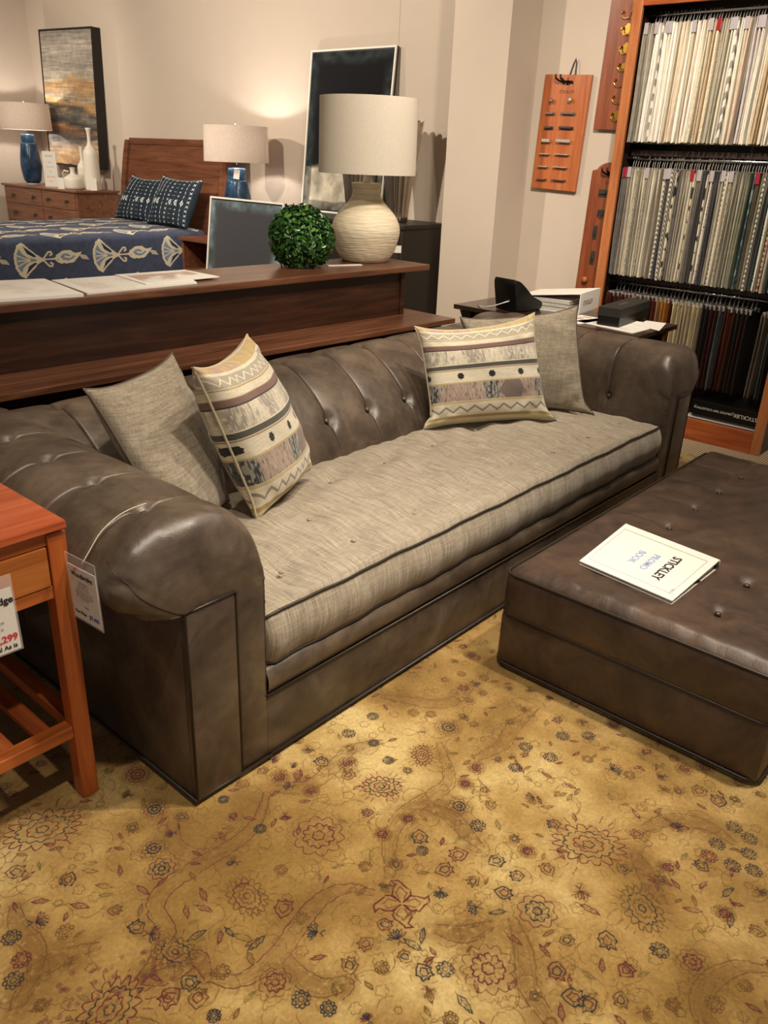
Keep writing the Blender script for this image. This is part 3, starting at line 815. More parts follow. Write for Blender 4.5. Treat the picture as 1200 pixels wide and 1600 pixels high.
    for jj, zo in ((11, 0.001), (0, -0.001)):
        P = [G[i, jj] + np.array([0, -0.002, zo]) for i in range(0, len(xs), 3)]
        P += [np.array([x1 + .004, y, P[-1][2]]) for y in np.linspace(y0 + .03, y1 - .04, 6)]
        P = [np.array([x0 - .002, y, P[0][2]]) for y in np.linspace(y1 - .04, y0 + .03, 6)] + P
        pp.tube(P, 0.0042, 6)
    pp.out('piping', M_PIPE, cu, True)
    for (x, y) in tuf:
        if abs(y - 1.6) < .01 or True:
            button(cu, (x, y, 0.4485 if abs(y - 1.6) < .01 else 0.442), (0, 0, 1), M_LINEN, 0.008)
    return t
make_sofa()

# ------------------------------------------------------------------ ottoman
def make_ottoman():
    X0, X1, Y0, Y1 = 1.868, 3.42, 0.318, 1.112
    t = thing('ottoman', 'wide low dark brown leather ottoman with buttoned top in front of sofa', 'ottoman', ((X0 + X1) / 2, (Y0 + Y1) / 2, FL))
    bx('plinth', (X0 + .03, Y0 + .03, FL), (X1 - .03, Y1 - .03, 0.04), M_BLACKW, t, 0.002)
    o = bx('base', (X0, Y0, 0.026), (X1, Y1, 0.203), M_LEA2, t, 0.012); autosmooth(o, .5)
    # top box with bulging sides
    def ringpt(a, inset, z, bulge=0):
        pass
    nx, ny = 170, 96
    us = np.linspace(0, 1, nx); vs = np.linspace(0, 1, ny)
    bt = [(2.05 + 0.222 * k, y) for k in range(6) for y in (0.55, 0.88)]
    T = np.array(bt); G = np.zeros((nx, ny, 3))
    for i, u in enumerate(us):
        for j, v in enumerate(vs):
            x = X0 + (X1 - X0) * u; y = Y0 + (Y1 - Y0) * v
            dx = min(x - X0, X1 - x); dy = min(y - Y0, Y1 - y); m = min(dx, dy)
            # rounded plan corners
            z = 0.327 + 0.030 * (1 - max(0, 1 - m / 0.05) ** 2.2) + 0.010 * math.sin(PI * u) ** .6 * math.sin(PI * v) ** .6
            dd = np.hypot(T[:, 0] - x, T[:, 1] - y)
            z -= float(np.sum(0.016 * np.exp(-(dd / 0.030) ** 2)))
            on = min(1, m / 0.05)
            nb = min(T[:, 0], key=lambda q: abs(q - x)) - x
            z -= on * 0.0045 * math.exp(-abs(nb) / 0.007) * (1 if (y > .88 or y < .55) else 0.4)
            nb2 = min((0.55, 0.88), key=lambda q: abs(q - y)) - y
            z -= on * 0.004 * math.exp(-abs(nb2) / 0.009) * min(1, max(0, (abs(nb) - 0.02) / 0.05)) * 0.6
            z += 0.0016 * math.sin(x * 40 + 3 * math.sin(y * 17)) * math.sin(y * 33 + x * 5)
            G[i, j] = (x, y, z)
    v, f = gridmesh(G); v = v.tolist()
    rim = [i * ny for i in range(nx)] + [(nx - 1) * ny + j for j in range(1, ny)] + [i * ny + ny - 1 for i in range(nx - 2, -1, -1)] + [j for j in range(ny - 2, 0, -1)]
    cx, cy = (X0 + X1) / 2, (Y0 + Y1) / 2
    prev = rim
    for k, z in enumerate((0.32, 0.29, 0.26, 0.23, 0.206)):
        b = 0.006 * math.sin(PI * (k + 1) / 6)
        cur = []
        for idx in rim:
            p = v[idx]; ox = (-b if p[0] <= X0 + 1e-6 else (b if p[0] >= X1 - 1e-6 else 0)); oy = (-b if p[1] <= Y0 + 1e-6 else (b if p[1] >= Y1 - 1e-6 else 0))
            cur.append(len(v)); v.append([p[0] + ox, p[1] + oy, z])
        m = len(rim)
        for q in range(m): f.append((prev[q], cur[q], cur[(q + 1) % m], prev[(q + 1) % m]))
        prev = cur
    v = np.array(v); R_ = 0.035       # round the vertical corners
    for k in range(len(v)):
        for sx, ex in ((1, X0), (-1, X1)):
            for sy, ey in ((1, Y0), (-1, Y1)):
                a = (v[k, 0] - ex) * sx; b = (v[k, 1] - ey) * sy
                if a < R_ and b < R_:
                    dx, dy = R_ - a, R_ - b; m = max(dx, dy); L = math.hypot(dx, dy)
                    if L > 1e-9:
                        v[k, 0] = ex + sx * (R_ - dx * m / L); v[k, 1] = ey + sy * (R_ - dy * m / L)
    top = emit('top_cushion', v, f, M_LEA2, t, True)
    bm = bmesh.new(); bm.from_mesh(top.data); bmesh.ops.recalc_face_normals(bm, faces=bm.faces); bm.to_mesh(top.data); bm.free()
    def loop(z, out):
        P = []
        for (sx, sy, a0) in ((X0, Y0, PI), (X1, Y0, 1.5 * PI), (X1, Y1, 0), (X0, Y1, PI / 2)):
            ccx = sx + (R_ if sx == X0 else -R_); ccy = sy + (R_ if sy == Y0 else -R_)
            for k in range(6):
                a = a0 + k * PI / 10
                P.append((ccx + (R_ + out) * math.cos(a), ccy + (R_ + out) * math.sin(a), z))
        return P
    p = MB(); p.tube(loop(0.334, 0.001), 0.0042, 6, True); p.out('piping', M_PIPE, t, True)
    p = MB(); p.tube(loop(0.204, 0.003), 0.0042, 6, True); p.out('piping', M_PIPE, t, True)
    p = MB(); p.tube(loop(0.028, 0.002), 0.005, 6, True); p.out('piping', M_PIPE, t, True)
    for x, y in bt: button(t, (x, y, 0.352), (0, 0, 1), M_LEA2, 0.010)
    return t
make_ottoman()
# ------------------------------------------------------------------ pillows on the sofa
def pillow(name, label, cat, corners, thick, mat, n=44, group=None, pinch=0.06, pipe=None, pr=0.004, seed=0, sag=0.0, ear=0.0):
    """corners: top-left, top-right, bottom-right, bottom-left as seen from the front"""
    TL, TR, BR, BL = [np.array(c, float) for c in corners]
    nrm = np.cross(TR - TL, BL - TL); nrm /= np.linalg.norm(nrm); nrm = -nrm   # towards the viewer's side
    up_v = (TL + TR - BL - BR) / 2; up_v /= np.linalg.norm(up_v)
    V = []; UV = []; F = []
    rg = np.random.default_rng(seed); ph = rg.random(6) * 6
    def base(u, v):
        a, b = (u + 1) / 2, (v + 1) / 2
        uu = u * (1 - pinch * (1 - v ** 4) * abs(u) ** 2); vv = v * (1 - pinch * (1 - u ** 4) * abs(v) ** 2)
        if ear: uu *= 1 + ear * math.exp(-((v + 1) / 0.13) ** 2) * abs(u) ** 3
        a, b = (uu + 1) / 2, (vv + 1) / 2
        return BL * (1 - a) * (1 - b) + BR * a * (1 - b) + TR * a * b + TL * (1 - a) * b
    for side in (1, -1):
        b0 = len(V)
        for i in range(n + 1):
            for j in range(n + 1):
                u = math.sin((i / n - 0.5) * PI) * 0.5 + (2 * i / n - 1) * 0.5; v = math.sin((j / n - 0.5) * PI) * 0.5 + (2 * j / n - 1) * 0.5
                h = thick / 2 * (max(0, (1 - u * u) * (1 - v * v))) ** 0.42
                cz = min(1, 8 * max(0, 1 - abs(u)) + 0) * min(1, 8 * max(0, 1 - abs(v)))
                wr = 0.004 * math.sin(5 * u + 3 * v + ph[0]) * math.sin(4 * v + ph[1]) + 0.002 * math.sin(14 * u * v + ph[2] + 5 * v)
                # gathers that run out of the corners
                wr += 0.004 * math.sin(18 * (u - v) + ph[3]) * (abs(u * v)) ** 2 + 0.003 * math.sin(20 * (u + v) + ph[4]) * (abs(u * v)) ** 2
                p = base(u, v) + nrm * side * (h + wr * cz * (1 if side > 0 else 0.4)) + up_v * (-sag * (1 - u * u) * (v > 0) * v)
                V.append(p); UV.append(((u + 1) / 2 if side > 0 else (1 - u) / 2, (v + 1) / 2))
        m = n + 1
        for i in range(n):
            for j in range(n):
                q = (b0 + i * m + j, b0 + (i + 1) * m + j, b0 + (i + 1) * m + j + 1, b0 + i * m + j + 1)
                F.append(q if side > 0 else q[::-1])
    loc = (BL + BR) / 2
    o = emit(name, V, F, mat, None, True, loc=loc, uvs=UV)
    bm = bmesh.new(); bm.from_mesh(o.data); bmesh.ops.remove_doubles(bm, verts=bm.verts, dist=0.0004); bm.to_mesh(o.data); bm.free()
    tag(o, label, cat, group)
    if pipe:
        P = []
        for k in range(24): P.append(base(-1 + 2 * k / 24, -1))
        for k in range(24): P.append(base(1, -1 + 2 * k / 24))
        for k in range(24): P.append(base(1 - 2 * k / 24, 1))
        for k in range(24): P.append(base(-1, 1 - 2 * k / 24))
        P = [q + up_v * (-sag * (1 - (((k - 48) / 12 - 1) ** 2)) if 48 <= k < 72 else 0) for k, q in enumerate(P)]
        MB().tube(P, pr, 6, True).out('piping', pipe, o, True)
    return o

def stripe_cloth():
    W = H = 900
    y = np.linspace(0, 1, H)[:, None] * np.ones((1, W)); x = np.ones((H, 1)) * np.linspace(0, 1, W)[None]
    cream = hexc('#d8cfba'); a = cream[None, None] * (0.93 + 0.12 * nmap(H, W, 6, 2, 1, (1, 6)))[..., None]
    fine = nmap(H, W, 5, 2, 2, (6, 1)); slub = nmap(H, W, 16, 3, 3, (5, 1))
    def band(y0, y1, c, mod=None, al=1.0):
        m = ((y >= y0) & (y < y1)).astype(np.float32) * al
        if mod is not None: m = m * mod
        a[:] = a + (hexc(c)[None, None] - a) * m[..., None]
    # bottom to top
    band(0.0, 0.045, '#c9bd9c'); band(0.045, 0.075, '#a58f5e')
    zz = np.abs(((x * 8.5) % 1) - 0.5) * 2
    zy = 0.115 + 0.055 * zz
    a[np.abs(y - zy) < 0.012] = hexc('#8f877c')
    band(0.205, 0.225, '#c2b184')
    band(0.23, 0.40, '#a08a80', np.clip(0.4 + fine * 0.9, 0, 1))
    for (c0, c1) in ((0.0, 0.07), (0.44, 0.56), (0.90, 1.0)):
        m = ((y > 0.23) & (y < 0.40) & (x > c0) & (x < c1)); a[m & (fine > 0.5)] = hexc('#4c4c4d'); a[m & (fine <= 0.5)] = hexc('#9c9a92')
    hb = ((y > 0.23) & (y < 0.40) & (x > 0.56 + 0.05 * np.abs((y - .31) / .08)) & (x < 0.78 - 0.03 * np.abs((y - .31) / .08)))
    hat = (np.sin((x * 1.0 + y) * 330)) * (0.6 + 0.4 * np.sin((x - y) * 200)) > -0.1
    a[hb & hat] = hexc('#3a3534'); a[hb & ~hat] = hexc('#b3a398')
    ev = ((y > 0.23) & (y < 0.40)) & (fine > 0.74) & ~hb; a[ev] = a[ev] * 0.62
    band(0.40, 0.412, '#b9a878')
    yy = 0.47
    for cx in (-0.005, 0.27, 0.52, 0.77, 0.985):
        rr = np.hypot((x - cx) * 1.15, (y - yy)); an = np.arctan2(y - yy, x - cx)
        a[rr < 0.030 + 0.003 * np.sin(an * 7)] = hexc('#2c2b28')
    band(0.525, 0.535, '#9c8467'); 
    band(0.54, 0.58, '#45443f', np.clip(0.8 + 0.4 * hat, 0, 1))
    g = np.clip(0.5 + 0.5 * np.sin(x * 19) + (slub - .5) * 2.4, 0, 1) * (fine > 0.36)
    band(0.59, 0.735, '#918a82', g * 0.85)
    band(0.735, 0.745, '#473b38'); band(0.745, 0.785, '#7c625b')
    band(0.785, 0.79, '#a58f5e'); band(0.84, 0.85, '#b09a68')
    band(0.855, 0.935, '#a9a293', np.clip(0.5 + fine, 0, 1))
    zz = np.abs(((x * 10.5) % 1) - 0.5) * 2
    a[np.abs(y - (0.872 + 0.045 * zz)) < 0.007] = hexc('#ddd4ba')
    band(0.955, 1.0, '#b59c68', np.clip(0.3 + fine, 0, 1)); m = (y > 0.955) & (x < 0.45) & (slub > .45); a[m] = hexc('#b3958a')
    a *= (0.96 + 0.08 * nmap(H, W, 3, 1, 9))[..., None]
    return a
M_STRIPE = image_mat('striped_weave', stripe_cloth(), 0.95, 'EXTEND', 0.2, 0.6, 700, 0.2)
M_STRPIPE = plain('cream_cord', '#cfc4a6', 0.9, var=0.35, scale=160)

pillow('throw_pillow', 'plain grey beige linen pillow leaning in the sofa corner by the price tag arm', 'pillow',
       [(1.03, 1.90, 0.875), (1.41, 2.06, 0.885), (1.445, 1.86, 0.455), (1.12, 1.64, 0.455)], 0.15, M_LINEN2, pipe=M_LINENP, seed=1, sag=0.012)
pillow('throw_pillow', 'striped woven pillow standing turned sideways against a plain linen pillow', 'pillow',
       [(1.222, 1.70, 0.938), (1.60, 1.94, 0.935), (1.73, 1.80, 0.50), (1.425, 1.70, 0.452)], 0.19, M_STRIPE, n=60, pipe=M_STRPIPE, seed=2, sag=0.018, pr=0.004, ear=0.05)
pillow('throw_pillow', 'striped woven pillow facing forward near the far arm of the sofa', 'pillow',
       [(2.52, 2.03, 0.835), (2.92, 1.735, 0.888), (2.94, 1.615, 0.462), (2.475, 1.89, 0.462)], 0.16, M_STRIPE, n=60, pipe=M_STRPIPE, seed=3, sag=0.02, pr=0.005, ear=0.10, pinch=0.08)
pillow('throw_pillow', 'plain grey beige linen pillow behind the striped one against the far arm', 'pillow',
       [(2.93, 2.11, 0.815), (3.215, 1.70, 0.895), (3.17, 1.56, 0.452), (2.87, 1.98, 0.452)], 0.14, M_LINEN2, pipe=M_LINENP, seed=4, sag=0.01, ear=0.10, pinch=0.08)

# ------------------------------------------------------------------ binder book on the ottoman
M_INKB2 = plain('pale_blue_ink', '#93a3d2', 0.8)
def promo():
    z0 = 0.362
    c = {'l': (2.018, 0.955), 't': (2.335, 0.965), 'r': (2.295, 0.645), 'b': (1.985, 0.655)}
    t = thing('ring_binder', 'white wedge shaped binder with printed cover lying on the ottoman', 'binder', (2.16, 0.80, z0))
    lft, tp, rg, bt = [np.array([*c[k], 0]) for k in ('l', 't', 'r', 'b')]
    # spine along t-r (thick), thin at l-b
    hs, ht = 0.030, 0.012
    def sheet(name, zl, zs, th, mat, inset=0.0):
        cc = (lft + tp + rg + bt) / 4
        P = [q + (cc - q) * inset for q in (lft, tp, rg, bt)]
        V = [P[0] + [0, 0, z0 + zl], P[1] + [0, 0, z0 + zs], P[2] + [0, 0, z0 + zs], P[3] + [0, 0, z0 + zl]]
        V += [q + np.array([0, 0, th]) for q in V]
        return emit(name, V, [(3, 2, 1, 0), (4, 5, 6, 7), (0, 1, 5, 4), (1, 2, 6, 5), (2, 3, 7, 6), (3, 0, 4, 7)], mat, t)
    sheet('back_cover', 0.0, 0.0, 0.003, M_WHITE)
    sheet('pages', 0.004, 0.005, 0.009, M_PAPER2, 0.06)
    sheet('front_cover', ht - 0.002, hs - 0.003, 0.003, M_WHITE)
    mb = MB(); d = (rg - tp); L = np.linalg.norm(d); d = d / L; nn = np.array([d[1], -d[0], 0]);
    if nn @ (lft - tp) > 0: nn = -nn
    V = []
    for s in (0, L):
        for k in range(9):
            a = -PI / 2 + PI * k / 8
            V.append(tp + d * s + nn * (0.006 * math.cos(a)) + np.array([0, 0, z0 + hs / 2 + hs / 2 * math.sin(a)]))
    mb.add(V, [(k, k + 1, 9 + k + 1, 9 + k) for k in range(8)] + [tuple(range(9))[::-1], tuple(range(9, 18))])
    mb.out('spine', M_WHITE, t, True)
    for s in (0.25, 0.5, 0.75):
        mb = MB()
        q = tp + d * L * s - nn * 0.03
        mb.tube([q + np.array([0, 0, z0 + 0.015]) + nn * 0.011 * math.cos(a) + np.array([0, 0, 0.011 * math.sin(a)]) for a in np.linspace(0, 2 * PI, 13)[:-1]], 0.0015, 5, True)
        mb.out('ring', M_STEEL, t)
    # print on the cover: x direction r->b, lines advance towards l-t edge
    ex = (bt - rg); ex = ex / np.linalg.norm(ex)
    sl = (lft - tp) + np.array([0, 0, ht - hs]); sl = sl / np.linalg.norm(sl); ey = -sl
    cen = lambda a, b: (rg + (bt - rg) * a + (tp - rg) * 0) * 1 + 0
    def P(a, b):  # a across 0..1 from spine edge... along r->b is text x ; b down the page
        x = rg * (1 - a) * 1 + bt * a; y = tp * (1 - a) + lft * a
        p = x * (1 - b) + y * b
        zz = z0 + hs * (1 - a) + ht * a + 0.0012
        return np.array([p[0], p[1], zz])
    # page: width r->b (a), height from r/b edge (b=0) to t/l edge (b=1)
    X = P(1, 0.5) - P(0, 0.5); Y = P(0.5, 0) - P(0.5, 1)
    def wr(body, a, b, size, mat, bold=0.0):
        text('cover_lettering', body, size, frame3(P(a, b), X, Y), mat, t, 0.0002, bold=bold)
    wr('STICKLEY', 0.52, 0.30, 0.038, M_INK, 0.0009)
    wr('PROMO', 0.53, 0.47, 0.031, M_INKB2, 0.0003)
    wr('BOOK', 0.53, 0.61, 0.031, M_INKB2, 0.0003)
    wr('Vol. 2', 0.86, 0.08, 0.012, M_INKG)
    fr = MB()
    cs = [(0.12, 0.07), (0.90, 0.07), (0.90, 0.95), (0.12, 0.95)]
    for k in range(4):
        a, b = P(*cs[k]), P(*cs[(k + 1) % 4]); fr.tube([a, b], 0.0005, 4)
    fr.out('border_line', M_INKG, t)
promo()

# ------------------------------------------------------------------ price tags
def price_card(parent, M, w, h, lines, rev=False):
    """M: origin at the card's centre, x right, y up, z towards the reader"""
    mb = MB(); mb.box((-w / 2, -h / 2, -0.0012), (w / 2, h / 2, 0.0012), 0); mb.out('sleeve', M_CLEAR, parent, M=M)
    mb = MB(); ph = h * 0.84; mb.box((-w / 2 + .004, -h / 2 + 0.003, -0.0005), (w / 2 - .004, -h / 2 + ph, 0.0005), 0); mb.out('card', M_WHITE, parent, M=M)
    for body, x, y, s, mat, bold in lines:
        text('lettering', body, s, M @ Matrix.Translation((x * w, -h / 2 + y * ph, 0.0016)), mat, parent, 0.0001, bold=bold)

t = thing('price_tag', 'clear sleeved white price tag hanging by a string from the sofa arm', 'tag', (0.715, 1.416, 0.53))
o_ = Vector((0.7185, 1.417, 0.600)); xd = Vector((0.002, -0.110, 0.006)); yd = Vector((0.0, 0.004, 0.137))
M = frame3(o_, xd, yd)
price_card(t, M, 0.112, 0.152, [('Woodbridge', 0.0, 0.86, 0.0155, M_INK, 0.0003), ('W', -0.2, 0.95, 0.012, M_INKR, 0), ('UPHOLSTERY', 0, 0.73, 0.0055, M_INKG, 0), ('108" Leather Sofa', 0, 0.68, 0.0055, M_INKG, 0),
    ('Bench seat in fabric', 0, 0.63, 0.0055, M_INKG, 0), ('Pillows included, hand tufted', 0, 0.575, 0.0055, M_INKG, 0), ('top grain leather, eight way tied', 0, 0.53, 0.0055, M_INKG, 0), ('kiln dried hardwood frame', 0, 0.485, 0.0055, M_INKG, 0),
    ('Made in USA', 0, 0.44, 0.0055, M_INKG, 0), ('Retail', 0.02, 0.30, 0.007, M_INKG, 0), ('Our Price', -0.22, 0.155, 0.0105, M_INK, 0.0003), ('$7,465', 0.24, 0.155, 0.0135, M_INKBB, 0.0003)])
sp = spline([(0.90, 0.736), (0.86, 0.733), (0.82, 0.725), (0.775, 0.706), (0.742, 0.680), (0.722, 0.664)], 18)
mb = MB(); mb.tube([(x, 1.448 - 0.030 * k / 17, z + 0.008 * math.sin(PI * k / 17)) for k, (x, z) in enumerate(sp)], 0.0011, 5)
mb.out('string', plain('cotton_string', '#d8cdb4', 0.9), t, True)

# ------------------------------------------------------------------ cherry side table on the left
def side_table():
    X1, Y0, XL, Y1, H = 0.736, 1.50, 0.02, 2.16, 0.735
    t = thing('side_table', 'cherry wood side table with drawer and slatted lower shelf beside sofa', 'table', ((XL + X1) / 2, (Y0 + Y1) / 2, FL))
    L = 0.041
    for (x, y) in ((X1 - L, Y0), (XL, Y0), (X1 - L, Y1 - L), (XL, Y1 - L)):
        o = bx('leg', (x, y, FL), (x + L, y + L, 0.708), M_CHERRYL, t, 0.0025)
    bx('tabletop', (XL - .012, Y0 - 0.010, 0.715), (X1 - .001, Y1 + 0.01, H), M_CHERRYX, t, 0.003)
    bx('apron', (XL + L, Y0 + 0.006, 0.683), (X1 - L, Y0 + 0.026, 0.708), M_CHERRYX2, t, 0.001)
    bx('apron', (XL + L, Y0 + 0.004, 0.560), (X1 - L, Y0 + 0.028, 0.588), M_CHERRYX2, t, 0.001)
    bx('apron', (X1 - L + .008, Y0 + L, 0.560), (X1 - .008, Y1 - L, 0.708), M_CHERRYY, t, 0.001)
    bx('apron', (XL + .008, Y0 + L, 0.560), (XL + L - .008, Y1 - L, 0.708), M_CHERRYY, t, 0.001)
    bx('apron', (XL + L, Y1 - .03, 0.560), (X1 - L, Y1 - .012, 0.708), M_CHERRYX2, t, 0.001)
    dr = bx('drawer', (XL + L + .003, Y0 + 0.002, 0.590), (X1 - L - .003, Y0 + 0.30, 0.681), M_CHERRYD, t, 0.002)
    mb = MB(); mb.lathe([(0.006, 0), (0.006, 0.012), (0.014, 0.018), (0.015, 0.024), (0.008, 0.028)], n=16)
    mb.out('knob', M_CHERRY, dr, True, M=Matrix.Translation((0.30, Y0 + .001, 0.636)) @ Matrix.Rotation(PI / 2, 4, 'X'))
    bx('stretcher', (XL + L, Y0 + 0.004, 0.190), (X1 - L, Y0 + L - .002, 0.221), M_CHERRYX2, t, 0.002)
    bx('stretcher', (XL + L, Y1 - L + .002, 0.190), (X1 - L, Y1 - .004, 0.221), M_CHERRYX2, t, 0.002)
    bx('stretcher', (X1 - L + .003, Y0 + L, 0.190), (X1 - .003, Y1 - L, 0.221), M_CHERRYY, t, 0.002)
    bx('stretcher', (XL + .003, Y0 + L, 0.190), (XL + L - .003, Y1 - L, 0.221), M_CHERRYY, t, 0.002)
    for k in range(7):
        x = X1 - L - 0.070 - k * 0.085
        bx('slat', (x, Y0 + L - .004, 0.196), (x + 0.038, Y1 - L + .004, 0.211), M_CHERRYY, t, 0.0015)
M_CHERRYX2 = wood('cherry_rail', '#90481f', '#ad5c2a', '#c27236', 'x', 0.35)
M_CHERRYY = wood('cherry_side', '#86401d', '#a05028', '#b86535', 'y', 0.35)
M_CHERRYD = wood('cherry_drawer', '#8f4d20', '#aa632c', '#bd7638', 'x', 0.35)
M_CHERRYL = wood('cherry_leg', '#8e421c', '#aa5425', '#bf6a33', 'z', 0.35)
side_table()
t = thing('sign_holder', 'clear hanging price card with a red price in front of the side table drawer', 'sign', (0.52, 1.485, 0.48))
M = frame3((0.530, 1.488, 0.572), (1, -0.06, 0.015), (0.03, 0, 1))
price_card(t, M, 0.150, 0.175, [('Woodbridge', 0.11, 0.82, 0.021, M_INK, 0.0006), ('End Table', 0.12, 0.60, 0.008, M_INKG, 0), ('Cherry 24 x 28', 0.16, 0.50, 0.007, M_INKG, 0), ('Retail $2,148 X', 0.12, 0.40, 0.008, M_INKG, 0),
    ('$1,299', 0.255, 0.235, 0.0215, M_INKR, 0.0006), ('Final As is', 0.24, 0.10, 0.014, M_INK, 0.0003)])
mb = MB(); mb.tube([(0.53, 1.487, 0.65), (0.50, 1.492, 0.67), (0.42, 1.486, 0.69), (0.34, 1.47, 0.66), (0.305, 1.47, 0.638)], 0.0012, 5); mb.out('string', plain('sign_string', '#d8cdb4', 0.9), t, True)
t = thing('card_stand', 'small clear acrylic card stand on the side table top', 'stand', (0.555, 1.62, 0.735))
mb = MB(); mb.box((0.49, 1.60, 0.735), (0.60, 1.68, 0.738), 0); mb.out('foot', M_CLEAR, t)
mb = MB(); mb.box((0.49, 1.60, 0.735), (0.60, 1.603, 0.80), 0); mb.out('panel', M_CLEAR, t)

# ------------------------------------------------------------------ console behind the sofa
RC = Matrix.Translation((3.315, 2.412, 0)) @ Matrix.Rotation(math.radians(-2.4), 4, 'Z')
t = thing('console', 'long dark brown wooden console with raised top behind the sofa', 'console', (2.0, 2.7, 0))
Lc = -3.3
bx('shelf_top', (Lc, 0.0, 0.698), (0.0, 0.62, 0.722), M_REDW, t, 0.003, M=RC)
bx('riser', (Lc, 0.238, 0.722), (-0.140, 0.56, 0.93), M_DARKW, t, 0.003, M=RC)
bx('riser_trim', (-0.160, 0.228, 0.722), (-0.132, 0.245, 0.93), M_DARKW, t, 0.002, M=RC)
bx('top', (Lc, 0.196, 0.930), (0.012, 0.60, 0.958), M_REDW2 if 'M_REDW2' in globals() else M_REDW, t, 0.004, M=RC)
bx('body', (Lc, 0.045, 0.08), (-0.05, 0.58, 0.698), M_DARKW, t, 0.004, M=RC)
bx('plinth', (Lc + .02, 0.07, 0.0), (-0.08, 0.56, 0.08), M_DARKW, t, 0.002, M=RC)

# papers on the console
def brochure(name, label, pts, z, th, mat, extra=None):
    V = [(x, y, z) for x, y in pts] + [(x, y, z + th) for x, y in pts]; n = len(pts)
    F = [tuple(range(n))[::-1], tuple(range(n, 2 * n))] + [(k, (k + 1) % n, n + (k + 1) % n, n + k) for k in range(n)]
    uv = [(p[0], p[1]) for p in ([(0, 0), (1, 0), (1, 1), (0, 1)] * 2)] if n == 4 else None
    o = emit(name, V, F, mat, None, loc=(sum(p[0] for p in pts) / n, sum(p[1] for p in pts) / n, z), uvs=uv)
    bm = bmesh.new(); bm.from_mesh(o.data); bmesh.ops.recalc_face_normals(bm, faces=bm.faces); bm.to_mesh(o.data); bm.free()
    return tag(o, label, 'brochure')
def page_art(seed, tint):
    a = np.ones((200, 300, 3), np.float32) * hexc('#ece8df')
    n = nmap(200, 300, 60, 3, seed); g = np.random.default_rng(seed)
    a[40:160, 20:280] += (hexc(tint) - a[40:160, 20:280]) * np.clip((n[40:160, 20:280, None] - 0.42) * 3, 0, 0.6)
    for k in range(8, 180, 9):
        x = 25
        while x < 130:
            l = g.integers(5, 16); a[k:k + 2, x:x + l] *= 0.82; x += l + 4
    return a
M_PG1 = image_mat('printed_page', page_art(3, '#d9cfc8'), 0.6)
M_PG2 = image_mat('printed_spread', page_art(9, '#a77e72'), 0.6)
o = brochure('brochure', 'stack of white printed sheets at the near end of the console', [(1.02, 2.79), (1.50, 2.695), (1.565, 3.09), (1.08, 3.22)], 0.958, 0.010, M_PG1)
brochure('brochure', 'open printed brochure lying between the white sheets and the leafy ball', [(1.53, 2.725), (2.00, 2.72), (2.13, 3.02), (1.58, 3.07)], 0.958, 0.006, M_PG1)
brochure('brochure', 'glossy page with brown picture on top of the open brochure', [(1.80, 2.77), (2.155, 2.775), (2.16, 3.02), (1.84, 3.045)], 0.965, 0.003, M_PG2)

# ------------------------------------------------------------------ big cream lamp on the console
t = thing('table_lamp', 'large table lamp with cream pot base and wide cream drum shade', 'lamp', (3.155, 2.885, 0.958))
lc = (3.155, 2.885, 0.958); k = 0.00318
pts = [(33, 0), (37, 2), (43.5, 12), (50, 28), (53.5, 44), (52, 55), (47, 66), (39, 76), (30, 85), (24.5, 92), (22, 99), (21.5, 106), (23.5, 112), (23.6, 114), (20, 115)]
pr = spline([(a * k, b * k) for a, b in pts], 70)
def wobf(a, z):
    return 1 + (0.006 * math.sin(z * 520 + 1.6 * math.sin(a * 3)) + 0.004 * math.sin(a * 17 + z * 90)) * (1 if z < 0.20 else 0)
mb = MB(); mb.lathe([tuple(q) for q in pr], lc, 72, True, wobf); mb.out('pot', M_CERAM, t, True)
mb = MB(); mb.lathe([(0.018, 0.36), (0.018, 0.375), (0.012, 0.38), (0.012, 0.43), (0.02, 0.435), (0.02, 0.47)], lc, 16); mb.out('socket', M_STEEL, t, True)
M_SHADE = shade_mat('cream_shade', '#e6dccb', '#eee6d7', 0.25)
def drum(parent, c, r0, r1, z0, z1, mat, fin=True):
    mb = MB(); th = 0.003
    mb.lathe([(r0, z0), (r1, z1), (r1 - th, z1), (r0 - th, z0), (r0, z0)], c, 64, False); o = autosmooth(mb.out('shade', mat, parent, True), 1.0)
    mb = MB()
    for a in (0, 2 * PI / 3, 4 * PI / 3):
        mb.tube([(c[0], c[1], c[2] + z1 - .03), (c[0] + (r1 - th) * math.cos(a), c[1] + (r1 - th) * math.sin(a), c[2] + z1 - .006)], 0.0018, 5)
    mb.tube([(c[0], c[1], c[2] + z0 - 0.02), (c[0], c[1], c[2] + z1 + (0.02 if fin else 0))], 0.003, 6)
    if fin: mb.lathe([(0.003, 0), (0.008, 0.006), (0.006, 0.016), (0.001, 0.022)], (c[0], c[1], c[2] + z1 + 0.01), 10)
    mb.out('harp', M_STEEL, parent, True)
    return o
drum(t, lc, 0.235, 0.232, 0.405, 0.735, M_SHADE, False)
mb = MB(); mb.lathe([(0.004, 0.45), (0.03, 0.50), (0.032, 0.53), (0.018, 0.56), (0.002, 0.565)], lc, 16); mb.out('bulb', plain('frosted_bulb', '#f2eee6', 0.3), t, True)
mb = MB(); mb.box((-0.02, -0.0008, -0.035), (0.02, 0.0008, 0.0), 0)
mb.out('paper_label', M_WHITE, t, M=Matrix.Translation((3.275, 2.775, 1.035)) @ Matrix.Rotation(-0.8, 4, 'Z'))
# white card lying by the lamp foot
o = bx('note_card', (-0.09, -0.012, 0), (0.09, 0.012, 0.004), M_WHITE, None, 0.001, loc=(2.92, 2.80, 0.958), M=Matrix.Translation((2.92, 2.80, 0.958)) @ Matrix.Rotation(-0.35, 4, 'Z'))
tag(o, 'thin white card strip lying between the leafy ball and cream lamp', 'card')

